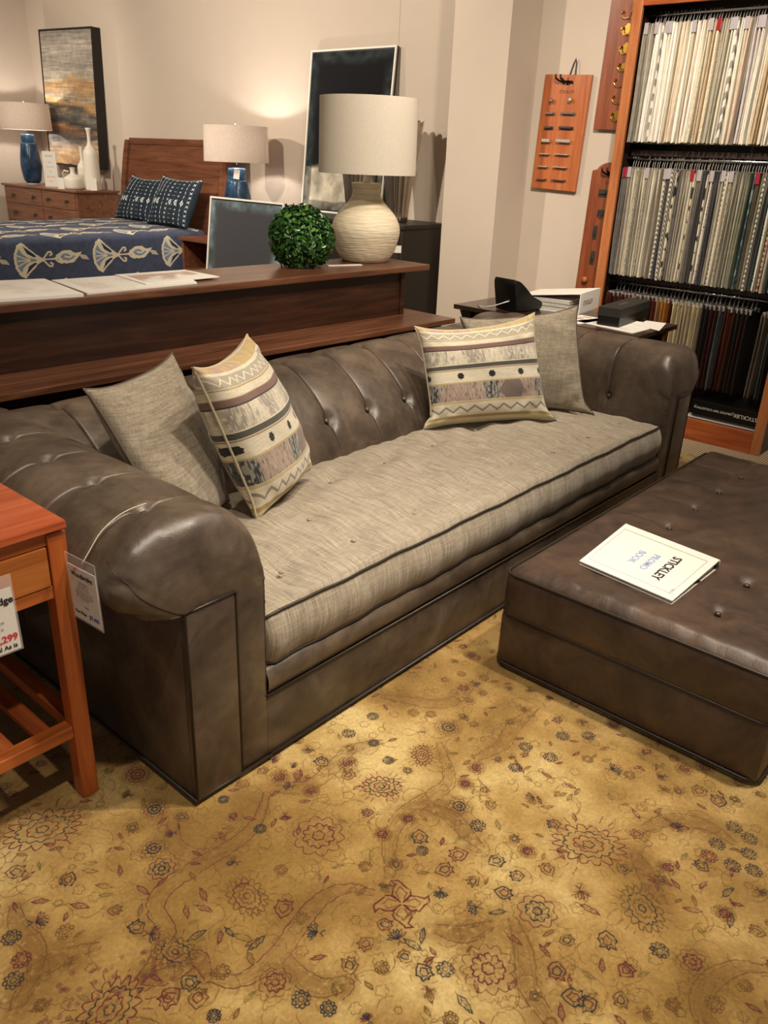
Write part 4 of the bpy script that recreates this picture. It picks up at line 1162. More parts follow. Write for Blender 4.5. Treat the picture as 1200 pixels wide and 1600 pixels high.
# ------------------------------------------------------------------ leafy ball
def leafy_ball():
    c = Vector((2.72, 2.885, 1.084)); R_ = 0.150
    t = thing('topiary_ball', 'round ball of clipped green leaves on the console beside cream lamp', 'plant', (c.x, c.y, 0.958))
    mb = MB(); mb.lathe([(0.055, -0.113), (0.095, -0.10), (0.125, -0.05), (0.132, 0), (0.12, 0.05), (0.09, 0.095), (0.04, 0.125), (0.002, 0.13)], c[:], 28)
    mb.out('core', plain('moss_core', '#16240d', 0.95), t, True)
    R = random.Random(3)
    V = [[], [], []]; F = [[], [], []]
    N = 2600
    for i in range(N):
        zz = 1 - 2 * (i + 0.5) / N; a = i * 2.399963
        d = Vector((math.sqrt(1 - zz * zz) * math.cos(a), math.sqrt(1 - zz * zz) * math.sin(a), zz))
        d = (d + Vector((R.uniform(-.15, .15), R.uniform(-.15, .15), R.uniform(-.15, .15)))).normalized()
        p = c + d * (R_ * R.uniform(0.86, 1.02))
        if p.z < 0.968: p.z = 0.968 + R.uniform(0, .02)
        n = (d + Vector((R.uniform(-.7, .7), R.uniform(-.7, .7), R.uniform(-.5, .9)))).normalized()
        q = n.to_track_quat('Z', 'Y').to_matrix(); x = q.col[0]; y = q.col[1]
        an = R.uniform(0, 6.28); x, y = x * math.cos(an) + y * math.sin(an), y * math.cos(an) - x * math.sin(an)
        L = R.uniform(0.010, 0.016); W = L * 0.55; k = R.choices((0, 1, 2), (5, 4, 2))[0]
        b = len(V[k])
        V[k] += [(p - x * L)[:], (p - x * L * .2 + y * W * .9 + n * .001)[:], (p + x * L * .5 + y * W * .7)[:], (p + x * L - n * .002)[:], (p + x * L * .5 - y * W * .7)[:], (p - x * L * .2 - y * W * .9 + n * .001)[:], (p - n * 0.0015)[:]]
        F[k] += [(b, b + 6, b + 1), (b + 1, b + 6, b + 2), (b + 2, b + 6, b + 3), (b + 3, b + 6, b + 4), (b + 4, b + 6, b + 5), (b + 5, b + 6, b)]
    for k, (nm, cc) in enumerate((('foliage', '#1f4a17'), ('foliage', '#2f6420'), ('foliage', '#5d8a3c'))):
        o = emit(nm, V[k], F[k], plain('leaf_green', cc, 0.32, var=0.3, scale=80), t); o['kind'] = 'stuff'
leafy_ball()

# ------------------------------------------------------------------ dark side table behind the far arm, with its things
M_TBL2 = wood('espresso_table', '#1c120d', '#2c1d15', '#442e20', 'y', 0.25, 1, 0.3)
t = thing('side_table', 'dark wooden table with bracketed legs between far sofa arm and sample case', 'table', (4.0, 2.2, 0.0))
bx('tabletop', (3.765, 1.655, 0.675), (4.235, 2.76, 0.70), M_TBL2, t, 0.004)
bx('apron', (3.83, 1.74, 0.60), (4.19, 2.70, 0.675), M_TBL2, t, 0.002)
for (x, y) in ((3.81, 1.72), (4.15, 1.72), (3.81, 2.67), (4.15, 2.67)):
    bx('leg', (x, y, 0.010 if y < 2 else 0), (x + 0.05, y + 0.05, 0.675), M_TBL2, t, 0.002)
bx('shelf', (3.83, 1.74, 0.18), (4.19, 2.70, 0.20), M_TBL2, t, 0.002)
for (x, y, sy) in ((3.815, 2.72, 1), (4.155, 2.72, 1), (3.815, 1.72, -1), (4.155, 1.72, -1)):
    P = [(0, 0.0), (0.030, 0.0), (0.028, -0.015), (0.016, -0.04), (0.006, -0.075), (0, -0.09)]
    V = [(x, y + sy * a, 0.675 + b) for a, b in P] + [(x + .04, y + sy * a, 0.675 + b) for a, b in P]; n = len(P)
    emit('bracket', V, [tuple(range(n)), tuple(range(n, 2 * n))[::-1]] + [(k, n + k, n + (k + 1) % n, (k + 1) % n) for k in range(n)], M_TBL2, t)

# black wedge device
t = thing('desk_device', 'black curved wedge shaped device with white cable on the dark table', 'device', (3.92, 2.47, 0.70))
pr = [(0.0, 0.0), (-0.035, 0.155), (-0.012, 0.166), (0.02, 0.155), (0.07, 0.12), (0.13, 0.075), (0.20, 0.045), (0.215, 0.02), (0.17, 0.0), (0.07, -0.0)]
pr2 = spline(pr + [pr[0]], 40)[:-1]; n = len(pr2); V = []
for j, yy in enumerate((-0.075, -0.07, 0.07, 0.075)):
    s = 0.96 if j in (0, 3) else 1.0
    for a, b in pr2: V.append((0.05 + (a - 0.05) * s, yy, 0.07 + (b - 0.07) * s))
F = [tuple(range(n))[::-1], tuple(range(3 * n, 4 * n))]
for j in range(3):
    for k in range(n): F.append((j * n + k, j * n + (k + 1) % n, (j + 1) * n + (k + 1) % n, (j + 1) * n + k))
mb = MB(); mb.add(V, F); Md = Matrix.Translation((3.825, 2.45, 0.7025)) @ Matrix.Rotation(-0.15, 4, 'Z')
autosmooth(mb.out('housing', M_BLACK, t, M=Md), 0.9)
mb = MB(); mb.tube([(3.815, 2.42, 0.76), (3.79, 2.44, 0.75), (3.78, 2.50, 0.725), (3.785, 2.58, 0.705), (3.83, 2.64, 0.704)], 0.003, 6); mb.out('cable', plain('white_cable', '#e6e2da', 0.5), t, True)

# white ring binder lying open like a wedge
t = thing('ring_binder', 'white ring binder full of pages lying on the dark table', 'binder', (4.1, 2.3, 0.70))
Q = Matrix.Translation((4.045, 2.13, 0.70)) @ Matrix.Rotation(math.radians(8), 4, 'Z')
def hexa(name, P, mat):
    return emit(name, [(Q @ Vector(p))[:] for p in P], [(3, 2, 1, 0), (4, 5, 6, 7), (0, 1, 5, 4), (1, 2, 6, 5), (2, 3, 7, 6), (3, 0, 4, 7)], mat, t)
hexa('spine', [(0, 0, 0.0), (0.30, 0, 0), (0.30, 0.004, 0), (0, 0.004, 0), (0, 0, 0.112), (0.30, 0, 0.112), (0.30, 0.004, 0.112), (0, 0.004, 0.112)], M_WHITE)
hexa('cover', [(0, 0.0, 0.001), (0.30, 0, 0.001), (0.30, 0.36, 0.001), (0, 0.36, 0.001), (0, 0, 0.005), (0.30, 0, 0.005), (0.30, 0.36, 0.005), (0, 0.36, 0.005)], M_WHITE)
hexa('cover', [(0, 0.004, 0.108), (0.30, 0.004, 0.108), (0.30, 0.36, 0.062), (0, 0.36, 0.062), (0, 0.004, 0.112), (0.30, 0.004, 0.112), (0.30, 0.36, 0.066), (0, 0.36, 0.066)], M_WHITE)
for k in range(9):
    z = 0.008 + k * 0.0065
    hexa('page_stack', [(0.006 + .002 * (k % 3), 0.06 + .006 * (k % 2), z), (0.29, 0.05, z), (0.29, 0.335 + .006 * (k % 3), z), (0.006 + .002 * (k % 3), 0.335 + .004 * (k % 2), z),
                        (0.006 + .002 * (k % 3), 0.06 + .006 * (k % 2), z + .004), (0.29, 0.05, z + .004), (0.29, 0.335 + .006 * (k % 3), z + .004), (0.006 + .002 * (k % 3), 0.335 + .004 * (k % 2), z + .004)], M_PAPER2)
text('spine_lettering', 'STICKLEY', 0.034, Q @ Matrix.Translation((0.12, -0.001, 0.055)) @ Matrix.Rotation(PI / 2, 4, 'X'), M_GOLDINK, t, 0.0003)
# black box
t = thing('storage_box', 'flat black lidded box with faded gold print on the dark table', 'box', (4.02, 1.90, 0.70))
Q = Matrix.Translation((3.87, 1.81, 0.706)) @ Matrix.Rotation(math.radians(5), 4, 'Z')
bx('box_body', (0, 0, 0), (0.42, 0.115, 0.05), M_BLACK, t, 0.001, M=Q)
bx('lid', (-0.002, -0.002, 0.045), (0.422, 0.117, 0.088), plain('black_card', '#22201e', 0.6), t, 0.001, M=Q)
text('lid_lettering', 'STICKLEY', 0.026, Q @ Matrix.Translation((0.19, 0.06, 0.0885)), M_GOLDINK, t, 0.0002)
# loose papers
for i, (lbl, pts, z, m) in enumerate([('loose white papers under the black box on dark table', [(3.80, 1.70), (4.12, 1.69), (4.14, 1.98), (3.86, 2.05)], 0.7005, M_PG1),
        ('printed page half under the papers near the white binder', [(3.80, 1.99), (4.04, 1.96), (4.05, 2.115), (3.84, 2.13)], 0.7005, M_PG2),
        ('white sheet hanging over the table edge beside the black box', [(3.96, 1.635), (4.19, 1.70), (4.17, 1.80), (4.0, 1.78)], 0.7035, M_WHITE)]):
    o = brochure('paper', lbl, pts, z, 0.0025, m); o['category'] = 'paper'

# ------------------------------------------------------------------ hardware boards on the right wall
def board(name, label, poly, hole, th, M, mat):
    """poly and hole in board coordinates: u to the viewer's right, v up, in metres; M puts (u, v, out) in the world"""
    cu = bpy.data.curves.new('outline', 'CURVE'); cu.dimensions = '2D'; cu.fill_mode = 'BOTH'; cu.extrude = th / 2; cu.bevel_depth = 0.0015; cu.bevel_resolution = 1
    for P in (poly, hole):
        if not P: continue
        sp_ = cu.splines.new('POLY'); sp_.points.add(len(P) - 1); sp_.use_cyclic_u = True
        for q, (a, b) in zip(sp_.points, P): q.co = (a, b, 0, 1)
    tmp = bpy.data.objects.new('outline', cu); COL.objects.link(tmp)
    bpy.context.view_layer.update()
    me = bpy.data.meshes.new_from_object(tmp.evaluated_get(bpy.context.evaluated_depsgraph_get()))
    v = [((M @ v_.co))[:] for v_ in me.vertices]; f = [tuple(p.vertices) for p in me.polygons]
    bpy.data.objects.remove(tmp); bpy.data.curves.remove(cu)
    t = thing(name, label, 'board', tuple(M @ Vector((0, 0, 0))))
    emit('board', v, f, mat, t)
    return t
def slot(cx, cy, w_, h_, n=8):
    P = []
    for s, a0 in ((1, -PI / 2), (-1, PI / 2)):
        for k in range(n + 1):
            a = a0 + PI * k / n; P.append((cx + s * (w_ / 2 - h_ / 2) + h_ / 2 * math.cos(a), cy + h_ / 2 * math.sin(a)))
    return P
def wallM(y, z, tilt, out=0.028):
    R_ = Matrix(((0, 0, -1, 0), (-1, 0, 0, 0), (0, 1, 0, 0), (0, 0, 0, 1)))
    return Matrix.Translation((4.96 - out, y, z)) @ R_ @ Matrix.Rotation(tilt, 4, 'Z')
M_BOARD = wood('hardware_board_cherry', '#974d28', '#b06234', '#c27642', 'z', 0.35)
M_BOARD2 = wood('hardware_board_red', '#70361e', '#8a4829', '#9c5a38', 'z', 0.35)
# board one
W_, H_ = 0.318, 0.648
M = wallM(2.732, 1.284, -0.032)
Mu = lambda u, v, o=0: M @ Vector((-W_ + u, v, o))
Mb = M @ Matrix.Translation((-W_, 0, 0))
t = board('hardware_board', 'cherry hardware sample board with bar pulls hanging alone on the wall', [(0, 0), (W_, 0), (W_, H_), (0, H_)], slot(0.165, 0.605, 0.075, 0.028), 0.018, Mb, M_BOARD)
text('lettering', 'STICKLEY', 0.024, Mb @ Matrix.Translation((0.165, 0.555, 0.0112)), M_BURN, t, 0.0002)
def pull(parent, Mb, u, v, w_, h_, mat, style):
    mb = MB()
    if style == 'knob':
        mb.lathe([(0.004, 0), (0.004, 0.016), (0.0125, 0.019), (0.013, 0.026), (0.010, 0.030), (0.001, 0.031)], n=18)
        return mb.out('knob', mat, parent, True, M=Mb @ Matrix.Translation((u, v, 0.009)))
    if style == 'bar':
        mb.box((-w_ / 2, -h_ / 2, 0.018), (w_ / 2, h_ / 2, 0.028), 0.0015)
    elif style == 'edge':
        mb.box((-w_ / 2, -0.002, 0.0), (w_ / 2, 0.003, 0.028), 0.001)
    elif style == 'cup':
        mb.box((-w_ / 2, -h_ / 2, 0.0), (w_ / 2, h_ / 2, 0.004), 0.001); mb.box((-w_ / 2 + .004, -h_ * .1, 0.014), (w_ / 2 - .004, h_ * .35, 0.026), 0.001)
    for s in (-1, 1):
        mb.box((s * w_ * 0.33 - 0.004, -0.004, 0.0), (s * w_ * 0.33 + 0.004, 0.004, 0.02), 0.001)
    return mb.out('pull', mat, parent, M=Mb @ Matrix.Translation((u, v, 0.009)))
pull(t, Mb, 0.075, 0.505, 0, 0, M_PEWT, 'knob'); pull(t, Mb, 0.205, 0.512, 0, 0, M_NICK, 'knob')
for r_, (v, st, mt, h_) in enumerate([(0.432, 'cup', M_PEWT, .022), (0.352, 'cup', M_IRON, .020), (0.280, 'bar', M_NICK, .018), (0.202, 'edge', M_NICK, .01), (0.128, 'edge', M_NICK, .01), (0.055, 'edge', M_PEWT, .01)]):
    pull(t, Mb, 0.075, v, 0.058 if r_ < 3 else 0.066, h_, mt, st); pull(t, Mb, 0.198, v + 0.004, 0.098, h_, mt, st)
def cord_and_hook(t, u, v, Mb, up_=0.085, brand=False):
    mb = MB(); W0 = lambda a, b, c: (Mb @ Vector((a, b, c)))[:]
    mb.tube([W0(u - .012, v - .03, 0.0), W0(u - .004, v + .02, -.004), W0(u + 0.012, v + up_ * .8, -.008), W0(u + .02, v + up_, -.01), W0(u + .03, v + up_ * .8, -.008), W0(u + .036, v + .02, -.004), W0(u + .03, v - .03, 0)], 0.0050, 6)
    mb.out('cord', M_BLACK, t, True)
    h = thing('wall_hook', 'black double wall hook through the slot of %s' % brand, 'hook', W0(u, v, 0))
    mb = MB()
    for s in (-1, 1):
        x0 = u - 0.035 + 0.017 * s
        mb.tube([W0(u, v - .018, -0.02), W0(x0 * .5 + u * .5, v - .018, 0.02), W0(x0, v - .01, 0.04), W0(x0 - .01, v + 0.002, 0.056), W0(x0 - .012, v + 0.022, 0.06)], 0.0062, 6)
    mb.out('prong', M_BLACK, h, True)
cord_and_hook(t, 0.165, 0.625, Mb, 0.11, 'the board with bar pulls')
# board two, brass
W2, H2 = 0.30, 0.95
Mb2 = wallM(2.655, 1.642, -0.02)
t = board('hardware_board', 'red brown sample board of polished brass pulls beside the case top', [(0, 0), (W2, 0), (W2, H2), (0, H2)], [], 0.018, Mb2, M_BOARD2)
brass = [(2.560, 2.236), (2.546, 2.156), (2.542, 2.06), (2.539, 1.972), (2.55, 1.893), (2.548, 1.806), (2.542, 1.714)]
inv = Mb2.inverted()
for i, (y, z) in enumerate(brass):
    q = inv @ Vector((4.93, y, z)); mb = MB(); u, v = q.x, q.y
    st = i % 3
    if i in (1, 2, 6, 3):   # plate with a ragged outline and a swing bail
        n = 22; rr = [0.032 * (1 + 0.22 * math.sin(5 * a) * (1 if i != 6 else 0.3)) * (1.0 if i != 3 else 0.8) for a in np.linspace(0, 2 * PI, n, endpoint=False)]
        V = []
        for z_ in (0.0, 0.004):
            for k2, a in enumerate(np.linspace(0, 2 * PI, n, endpoint=False)): V.append((rr[k2] * math.cos(a) * 1.25, rr[k2] * math.sin(a) * (0.85 if i != 3 else 0.6), z_))
        mb.add(V, [tuple(range(n))[::-1], tuple(range(n, 2 * n))] + [(k2, (k2 + 1) % n, n + (k2 + 1) % n, n + k2) for k2 in range(n)])
    for s in (-1, 1): mb.lathe([(0.007, 0), (0.009, 0.006), (0.006, 0.014), (0.002, 0.018)], (s * 0.028, 0.008, 0), 10)
    mb.tube([(-0.028, 0.008, 0.014), (-0.03, -0.008, 0.02), (-0.018, -0.020, 0.022), (0, -0.024, 0.022), (0.018, -0.020, 0.022), (0.03, -0.008, 0.02), (0.028, 0.008, 0.014)], 0.003, 6)
    mb.out('pull', M_BRASS, t, M=Mb2 @ Matrix.Translation((u + 0.03, v, 0.009)))
# board three, arched, iron
W3, H3 = 0.30, 0.80
Mb3 = wallM(2.640, 0.64, -0.02)
arch = [(0, 0), (W3, 0), (W3, H3 - .03)] + [(W3 / 2 + 0.12 * math.cos(a), H3 - .03 + 0.055 * math.sin(a)) for a in np.linspace(0.15, PI - 0.15, 14)] + [(0, H3 - .03)]
t = board('hardware_board', 'arched red brown sample board of dark iron pulls beside the sample case', arch, slot(0.15, H3 - 0.045, 0.10, 0.032), 0.018, Mb3, M_BOARD2)
text('lettering', 'STICKLEY', 0.024, Mb3 @ Matrix.Translation((0.15, H3 - .095, 0.0112)), M_BURN, t, 0.0002)
inv = Mb3.inverted()
for i, (y, z) in enumerate([(2.544, 1.285), (2.535, 1.17), (2.565, 1.055), (2.56, 0.904)]):
    q = inv @ Vector((4.93, y, z)); mb = MB(); u, v = q.x + .012, q.y
    if i == 0: mb.box((-0.032, -0.022, 0), (0.032, 0.022, 0.005), 0.003); mb.box((-0.02, -0.004, 0.005), (0.02, 0.008, 0.018), 0.002)
    elif i == 1: mb.box((-0.032, -0.018, 0), (0.032, 0.022, 0.004), 0.002); mb.tube([(-0.024, 0.012, 0.006), (-0.024, -0.008, 0.016), (0, -0.022, 0.018), (0.024, -0.008, 0.016), (0.024, 0.012, 0.006)], 0.003, 6)
    else: mb.box((-0.014, -0.042, 0), (0.014, 0.042, 0.005), 0.002); mb.tube([(0, 0.022, 0.004), (-0.01, 0.0, 0.014), (0, -0.022, 0.016), (0.01, 0.0, 0.014)], 0.003, 6, True)
    mb.out('pull', M_IRON, t, M=Mb3 @ Matrix.Translation((u, v, 0.009)))
q = inv @ Vector((4.93, 2.57, 0.769)); mb = MB(); mb.lathe([(0.006, 0), (0.007, 0.014), (0.018, 0.022), (0.019, 0.03), (0.012, 0.037), (0.001, 0.038)], n=18)
mb.out('knob', M_BOARD, t, True, M=Mb3 @ Matrix.Translation((q.x, q.y, 0.009)))
cord_and_hook(t, 0.15, H3 - 0.03, Mb3, 0.10, 'the arched board')
# ------------------------------------------------------------------ fabric sample case
def sample_case():
    X0, XB, YL, YR = 4.598, 4.955, 2.342, 1.215
    t = thing('sample_case', 'tall cherry framed case of hanging fabric samples against the wall', 'case', (4.78, 1.78, 0))
    bx('stile', (X0, YL - 0.055, 0), (X0 + .022, YL, 2.36), M_CHERRY, t, 0.002)
    bx('stile', (X0, YR, 0), (X0 + .022, YR + 0.052, 2.36), M_CHERRY, t, 0.002)
    bx('top_rail', (X0, YR + .052, 2.215), (X0 + .022, YL - .055, 2.36), M_CHERRYY, t, 0.002)
    bx('base_rail', (X0, YR + .052, 0.0), (X0 + .022, YL - .055, 0.122), M_CHERRYY, t, 0.002)
    bx('side_panel', (X0 + .022, YL - .024, 0), (XB, YL, 2.36), M_CASE, t, 0.001)
    bx('side_panel', (X0 + .022, YR, 0), (XB, YR + .024, 2.36), M_CASE, t, 0.001)
    bx('back_panel', (XB - .012, YR + .024, 0), (XB, YL - .024, 2.34), M_CASE, t, 0.0)
    bx('top_panel', (X0 + .022, YR + .024, 2.34), (XB, YL - .024, 2.36), M_CASE, t, 0.0)
    for z0, z1 in ((1.500, 1.530), (0.822, 0.846), (0.105, 0.124)):
        bx('shelf', (X0 + (.115 if z0 > .5 else .022), YR + .024, z0), (XB - .012, YL - (.024 if z0 < .5 else .055), z1), M_CASE, t, 0.001)
    for z in (2.190, 1.488, 0.806):
        mb = MB(); mb.tube([(4.73, YR + .024, z), (4.73, YL - .024, z)], 0.0085, 10); mb.out('hanging_rod', M_STEEL, t, True)
    return t
sample_case()

def cloth(name, c1, c2, kind, sc=1.0, rough=0.9):
    m, nt, bs = newmat(name)
    tc = coords(nt, (1, 1, 1), 'Object')
    if kind == 'plain': f = noise(nt, coords(nt, (200, 200, 30)), 1.0, 2)
    elif kind == 'speckled': f = noise(nt, tc, 160 * sc, 2, 0.7)
    elif kind in ('striped', 'ticked'):
        wv = nd(nt, 'ShaderNodeTexWave'); wv.bands_direction = 'Z' if kind == 'ticked' else 'DIAGONAL'; wv.inputs['Scale'].default_value = (26 if kind == 'ticked' else 18) * sc
        wv.inputs['Distortion'].default_value = 0.6; nt.links.new(tc, wv.inputs['Vector']); f = wv.outputs['Fac']
    elif kind in ('spotted', 'floral'):
        vo = nd(nt, 'ShaderNodeTexVoronoi'); vo.inputs['Scale'].default_value = (38 if kind == 'spotted' else 16) * sc
        vo.inputs['Randomness'].default_value = 0.2 if kind == 'spotted' else 1.0
        nt.links.new(tc, vo.inputs['Vector']); f = vo.outputs['Distance']
    if kind in ('plain', 'speckled'):
        stops = [(0.35, c1), (0.65, c2)] if kind == 'plain' else [(0.42, c1), (0.55, c2)]
    elif kind in ('striped', 'ticked'): stops = [(0.42, c1), (0.58, c2)]
    else: stops = [(0.36, c1), (0.44, c2)] if kind == 'spotted' else [(0.25, c2), (0.35, c1), (0.62, c1), (0.72, c2)]
    nt.links.new(ramp(nt, f, stops), bs.inputs['Base Color'])
    bs.inputs['Roughness'].default_value = rough
    return m

def swatch_mesh(name, w_, h, th, seed, slant=False):
    """hanging folded sample, origin at the rod: sheet in the X-Z plane, thickness along Y"""
    R = random.Random(seed); V = []; F = []
    zs = [0, -0.012, -0.06, -h * 0.35, -h * 0.65, -h * 0.9, -h]; xs = [-w_ / 2, -w_ / 2 + .006, 0.0, w_ / 2]
    a, b, c = R.uniform(-.004, .004), R.uniform(-.004, .004), R.uniform(0, 6)
    for side in (-1, 1):
        for k, z in enumerate(zs):
            for j, x in enumerate(xs):
                t_ = th / 2 * ((0.35, 0.8, 1, 1, 1, 1, 0.95)[k]) * (0.7 if j == 0 else 1)
                y = side * t_ + a * math.sin(-z * 7 + c) + b * (-z / h) * (1 if side > 0 else -0.6) + 0.0015 * math.sin(j * 2 + k * 1.7 + c)
                dz = (-0.03 * (x + w_ / 2) / w_ if slant else 0) * (1 if k < 2 else 0.0)
                V.append((x, y, z + dz + (R.uniform(-.006, .006) if k == len(zs) - 1 else 0)))
    nx = len(xs); nz = len(zs); N = nx * nz
    for k in range(nz - 1):
        for j in range(nx - 1):
            q = (k * nx + j, k * nx + j + 1, (k + 1) * nx + j + 1, (k + 1) * nx + j)
            F.append(q[::-1]); F.append(tuple(i + N for i in q))
        F.append((k * nx, (k + 1) * nx, N + (k + 1) * nx, N + k * nx)); e = nx - 1
        F.append((k * nx + e, N + k * nx + e, N + (k + 1) * nx + e, (k + 1) * nx + e))
    for j in range(nx - 1):
        F.append((j, j + 1, N + j + 1, N + j)); l = (nz - 1) * nx
        F.append((l + j, N + l + j, N + l + j + 1, l + j + 1))
    me = bpy.data.meshes.new(name); me.from_pydata(V, [], F); me.polygons.foreach_set('use_smooth', [False] * len(F)); me.update()
    return me
def hanger_mesh(drop, w_, clip=False):
    mb = MB()
    r = 0.011
    P = [(-0.002 + r * math.cos(a), 0, r * math.sin(a) ) for a in np.linspace(-0.6, PI + 0.3, 7)][::-1]
    mb.tube([(0, 0, -drop), (0, 0, -drop * .6), (0.009, 0, -0.012)] + [(r * math.cos(a), 0, r * math.sin(a)) for a in np.linspace(-0.4, PI + 0.2, 6)], 0.0021, 4)
    mb.tube([(-w_ / 2, 0, -drop + 0.002), (w_ / 2, 0, -drop + 0.002)], 0.0017, 4)
    if clip:
        for s in (-0.35, 0.35): mb.box((s * w_ - .008, -0.006, -drop - 0.022), (s * w_ + .008, 0.006, -drop + 0.004), 0)
    me = bpy.data.meshes.new('hanger'); me.from_pydata(mb.v, [], mb.f); me.materials.append(M_WIRE); me.update(); return me
def tab_mesh(mat):
    mb = MB(); mb.box((-0.002, -0.013, -0.050), (0.002, 0.010, 0.003), 0.0015); mb.box((-0.002, -0.013, 0.0), (0.028, 0.010, 0.004), 0.001)
    me = bpy.data.meshes.new('size_tab'); me.from_pydata(mb.v, [], mb.f); me.materials.append(mat); me.update(); return me
M_TAB = plain('lilac_plastic_tab', '#a29aa0', 0.3); M_TABR = plain('red_plastic_tab', '#8e1f2d', 0.3)

ONES = ['', 'first', 'second', 'third', 'fourth', 'fifth', 'sixth', 'seventh', 'eighth', 'ninth', 'tenth', 'eleventh', 'twelfth', 'thirteenth', 'fourteenth', 'fifteenth', 'sixteenth', 'seventeenth', 'eighteenth', 'nineteenth']
TENS = {2: 'twent', 3: 'thirt', 4: 'fort', 5: 'fift', 6: 'sixt', 7: 'sevent', 8: 'eight'}
def ordinal(n):
    if n < 20: return ONES[n]
    a, b = divmod(n, 10)
    return TENS[a] + 'ieth' if b == 0 else TENS[a] + 'y-' + ONES[b]

def hang_row(zrod, drop, w_, h, th, y0, y1, n, seq, name, what, where, group, tabs, seed, slant=False, xoff=0.0, gap=None):
    R = random.Random(seed)
    meshes = {}
    hm = hanger_mesh(drop, w_ * 0.9, slant); tm = tab_mesh(M_TAB); tr = tab_mesh(M_TABR)
    for i in range(n):
        cname, mat, kind = seq[i % len(seq)]
        if gap and gap[0] <= i < gap[1]: continue
        y = y0 + (y1 - y0) * i / (n - 1) + R.uniform(-.0015, .0015)
        key = (i % 6, mat.name)
        if key not in meshes:
            me = swatch_mesh(name, w_, h, th * R.uniform(.8, 1.15), seed * 10 + i % 6, slant); me.materials.append(mat)
            me.transform(Matrix.Translation((0, 0, -drop))); meshes[key] = me
        o = bpy.data.objects.new(name, meshes[key]); COL.objects.link(o)
        o.location = (4.733 + xoff + R.uniform(-.008, .008), y, zrod)
        o.rotation_euler = (R.uniform(-.008, .008), R.uniform(-.015, .015), R.uniform(-.05, .03))
        pt = '' if kind == 'plain' else kind + ' '
        tag(o, '%s %s%s on the %s, %s from the left' % (cname, pt, what, where, ordinal(i + 1)), 'sample', group)
        c = bpy.data.objects.new('hanger', hm); COL.objects.link(c); c.parent = o
        if i in tabs:
            d = bpy.data.objects.new('size_tab', tr if tabs[i] == 'r' else tm); COL.objects.link(d); d.parent = o
            d.location = (-w_ / 2 - 0.004, 0, -drop)
def mk(c): return cloth(*c)
C1 = [('grey', mk(('cloth_grey', '#7d766b', '#968e82', 'plain')), 'plain'), ('white', mk(('cloth_white', '#d6d0c5', '#e3ded4', 'plain')), 'plain'),
      ('cream', mk(('cloth_cream', '#cdc1aa', '#dbd1bb', 'plain')), 'plain'), ('ivory', mk(('cloth_ivory_speck', '#d6cbb2', '#b5a88e', 'speckled')), 'speckled'),
      ('beige', mk(('cloth_beige', '#b8aa92', '#c8bba4', 'plain')), 'plain'), ('white', mk(('cloth_white_zig', '#dcd5c6', '#8d877c', 'striped', 0.5)), 'striped'),
      ('tan', mk(('cloth_tan', '#ab9270', '#bda583', 'plain')), 'plain'), ('pinkish beige', mk(('cloth_pink', '#c3ab97', '#d2bda9', 'plain')), 'plain'),
      ('cream', mk(('cloth_cream_tick', '#d8ccb2', '#a39476', 'ticked', 2.0)), 'ticked'), ('lilac grey', mk(('cloth_lilac', '#b3aaa8', '#c5bcb9', 'plain')), 'plain'),
      ('dark taupe', mk(('cloth_taupe_spot', '#5e5346', '#a89b87', 'spotted', 2)), 'spotted'), ('greenish grey', mk(('cloth_sage', '#98927f', '#aaa492', 'plain')), 'plain')]
s1 = [0, 0, 0, 11, 0, 1, 1, 5, 1, 1, 2, 1, 1, 4, 2, 7, 2, 1, 8, 1, 7, 1, 2, 3, 4, 6, 2, 3, 10, 11, 11, 2, 1, 5, 1, 2, 4, 7, 0, 9, 9, 2, 1, 2, 2, 6, 6, 2, 4, 1, 2, 4, 8, 10, 2, 1, 4, 6, 2, 8, 0, 1, 2, 4, 2, 1, 7, 2]
hang_row(2.190, 0.058, 0.245, 0.565, 0.0098, 2.268, 1.262, 68, [C1[k] for k in s1], 'fabric_swatch', 'fabric sample', 'top rod', 'light fabric samples on the top rod',
         {1: 'l', 5: 'l', 9: 'l', 10: 'l', 18: 'l', 24: 'l', 27: 'r', 31: 'l', 32: 'l', 36: 'l', 40: 'l', 41: 'l', 49: 'r', 57: 'l', 62: 'l'}, 5)
C2 = [('dark grey', mk(('cloth2_dkgrey', '#504c48', '#625e59', 'plain')), 'plain'), ('light grey', mk(('cloth2_ltgrey', '#8f887a', '#a39b8b', 'plain')), 'plain'),
      ('off-white', mk(('cloth2_off', '#b8ad96', '#c9bfa9', 'plain')), 'plain'), ('grey and white', mk(('cloth2_gwzig', '#c9c2b2', '#6b655b', 'striped', 1.4)), 'striped'),
      ('taupe', mk(('cloth2_taupe', '#7d7264', '#8d8272', 'plain')), 'plain'), ('black and white', mk(('cloth2_bwspot', '#1b1a1c', '#c9c3b6', 'spotted', 1.6)), 'spotted'),
      ('black and cream', mk(('cloth2_bcflor', '#c6bba2', '#2b2827', 'floral')), 'floral'), ('charcoal', mk(('cloth2_char', '#2f2d30', '#3c393c', 'plain')), 'plain'),
      ('olive grey', mk(('cloth2_olive', '#62604d', '#76735e', 'plain')), 'plain'), ('cream and black', mk(('cloth2_tick', '#bfb59f', '#37332f', 'ticked', 2.4)), 'ticked'),
      ('teal', mk(('cloth2_teal', '#3c5453', '#7c8f88', 'floral')), 'floral'), ('dark brown', mk(('cloth2_brown', '#3a3022', '#493e2e', 'plain')), 'plain'),
      ('dark green', mk(('cloth2_dkgreen', '#26302c', '#36423c', 'plain')), 'plain'), ('red', mk(('cloth2_red', '#8a2d1f', '#a8a08c', 'spotted', 1.0)), 'spotted'),
      ('silver grey', mk(('cloth2_silver', '#a9a291', '#77705f', 'speckled')), 'speckled')]
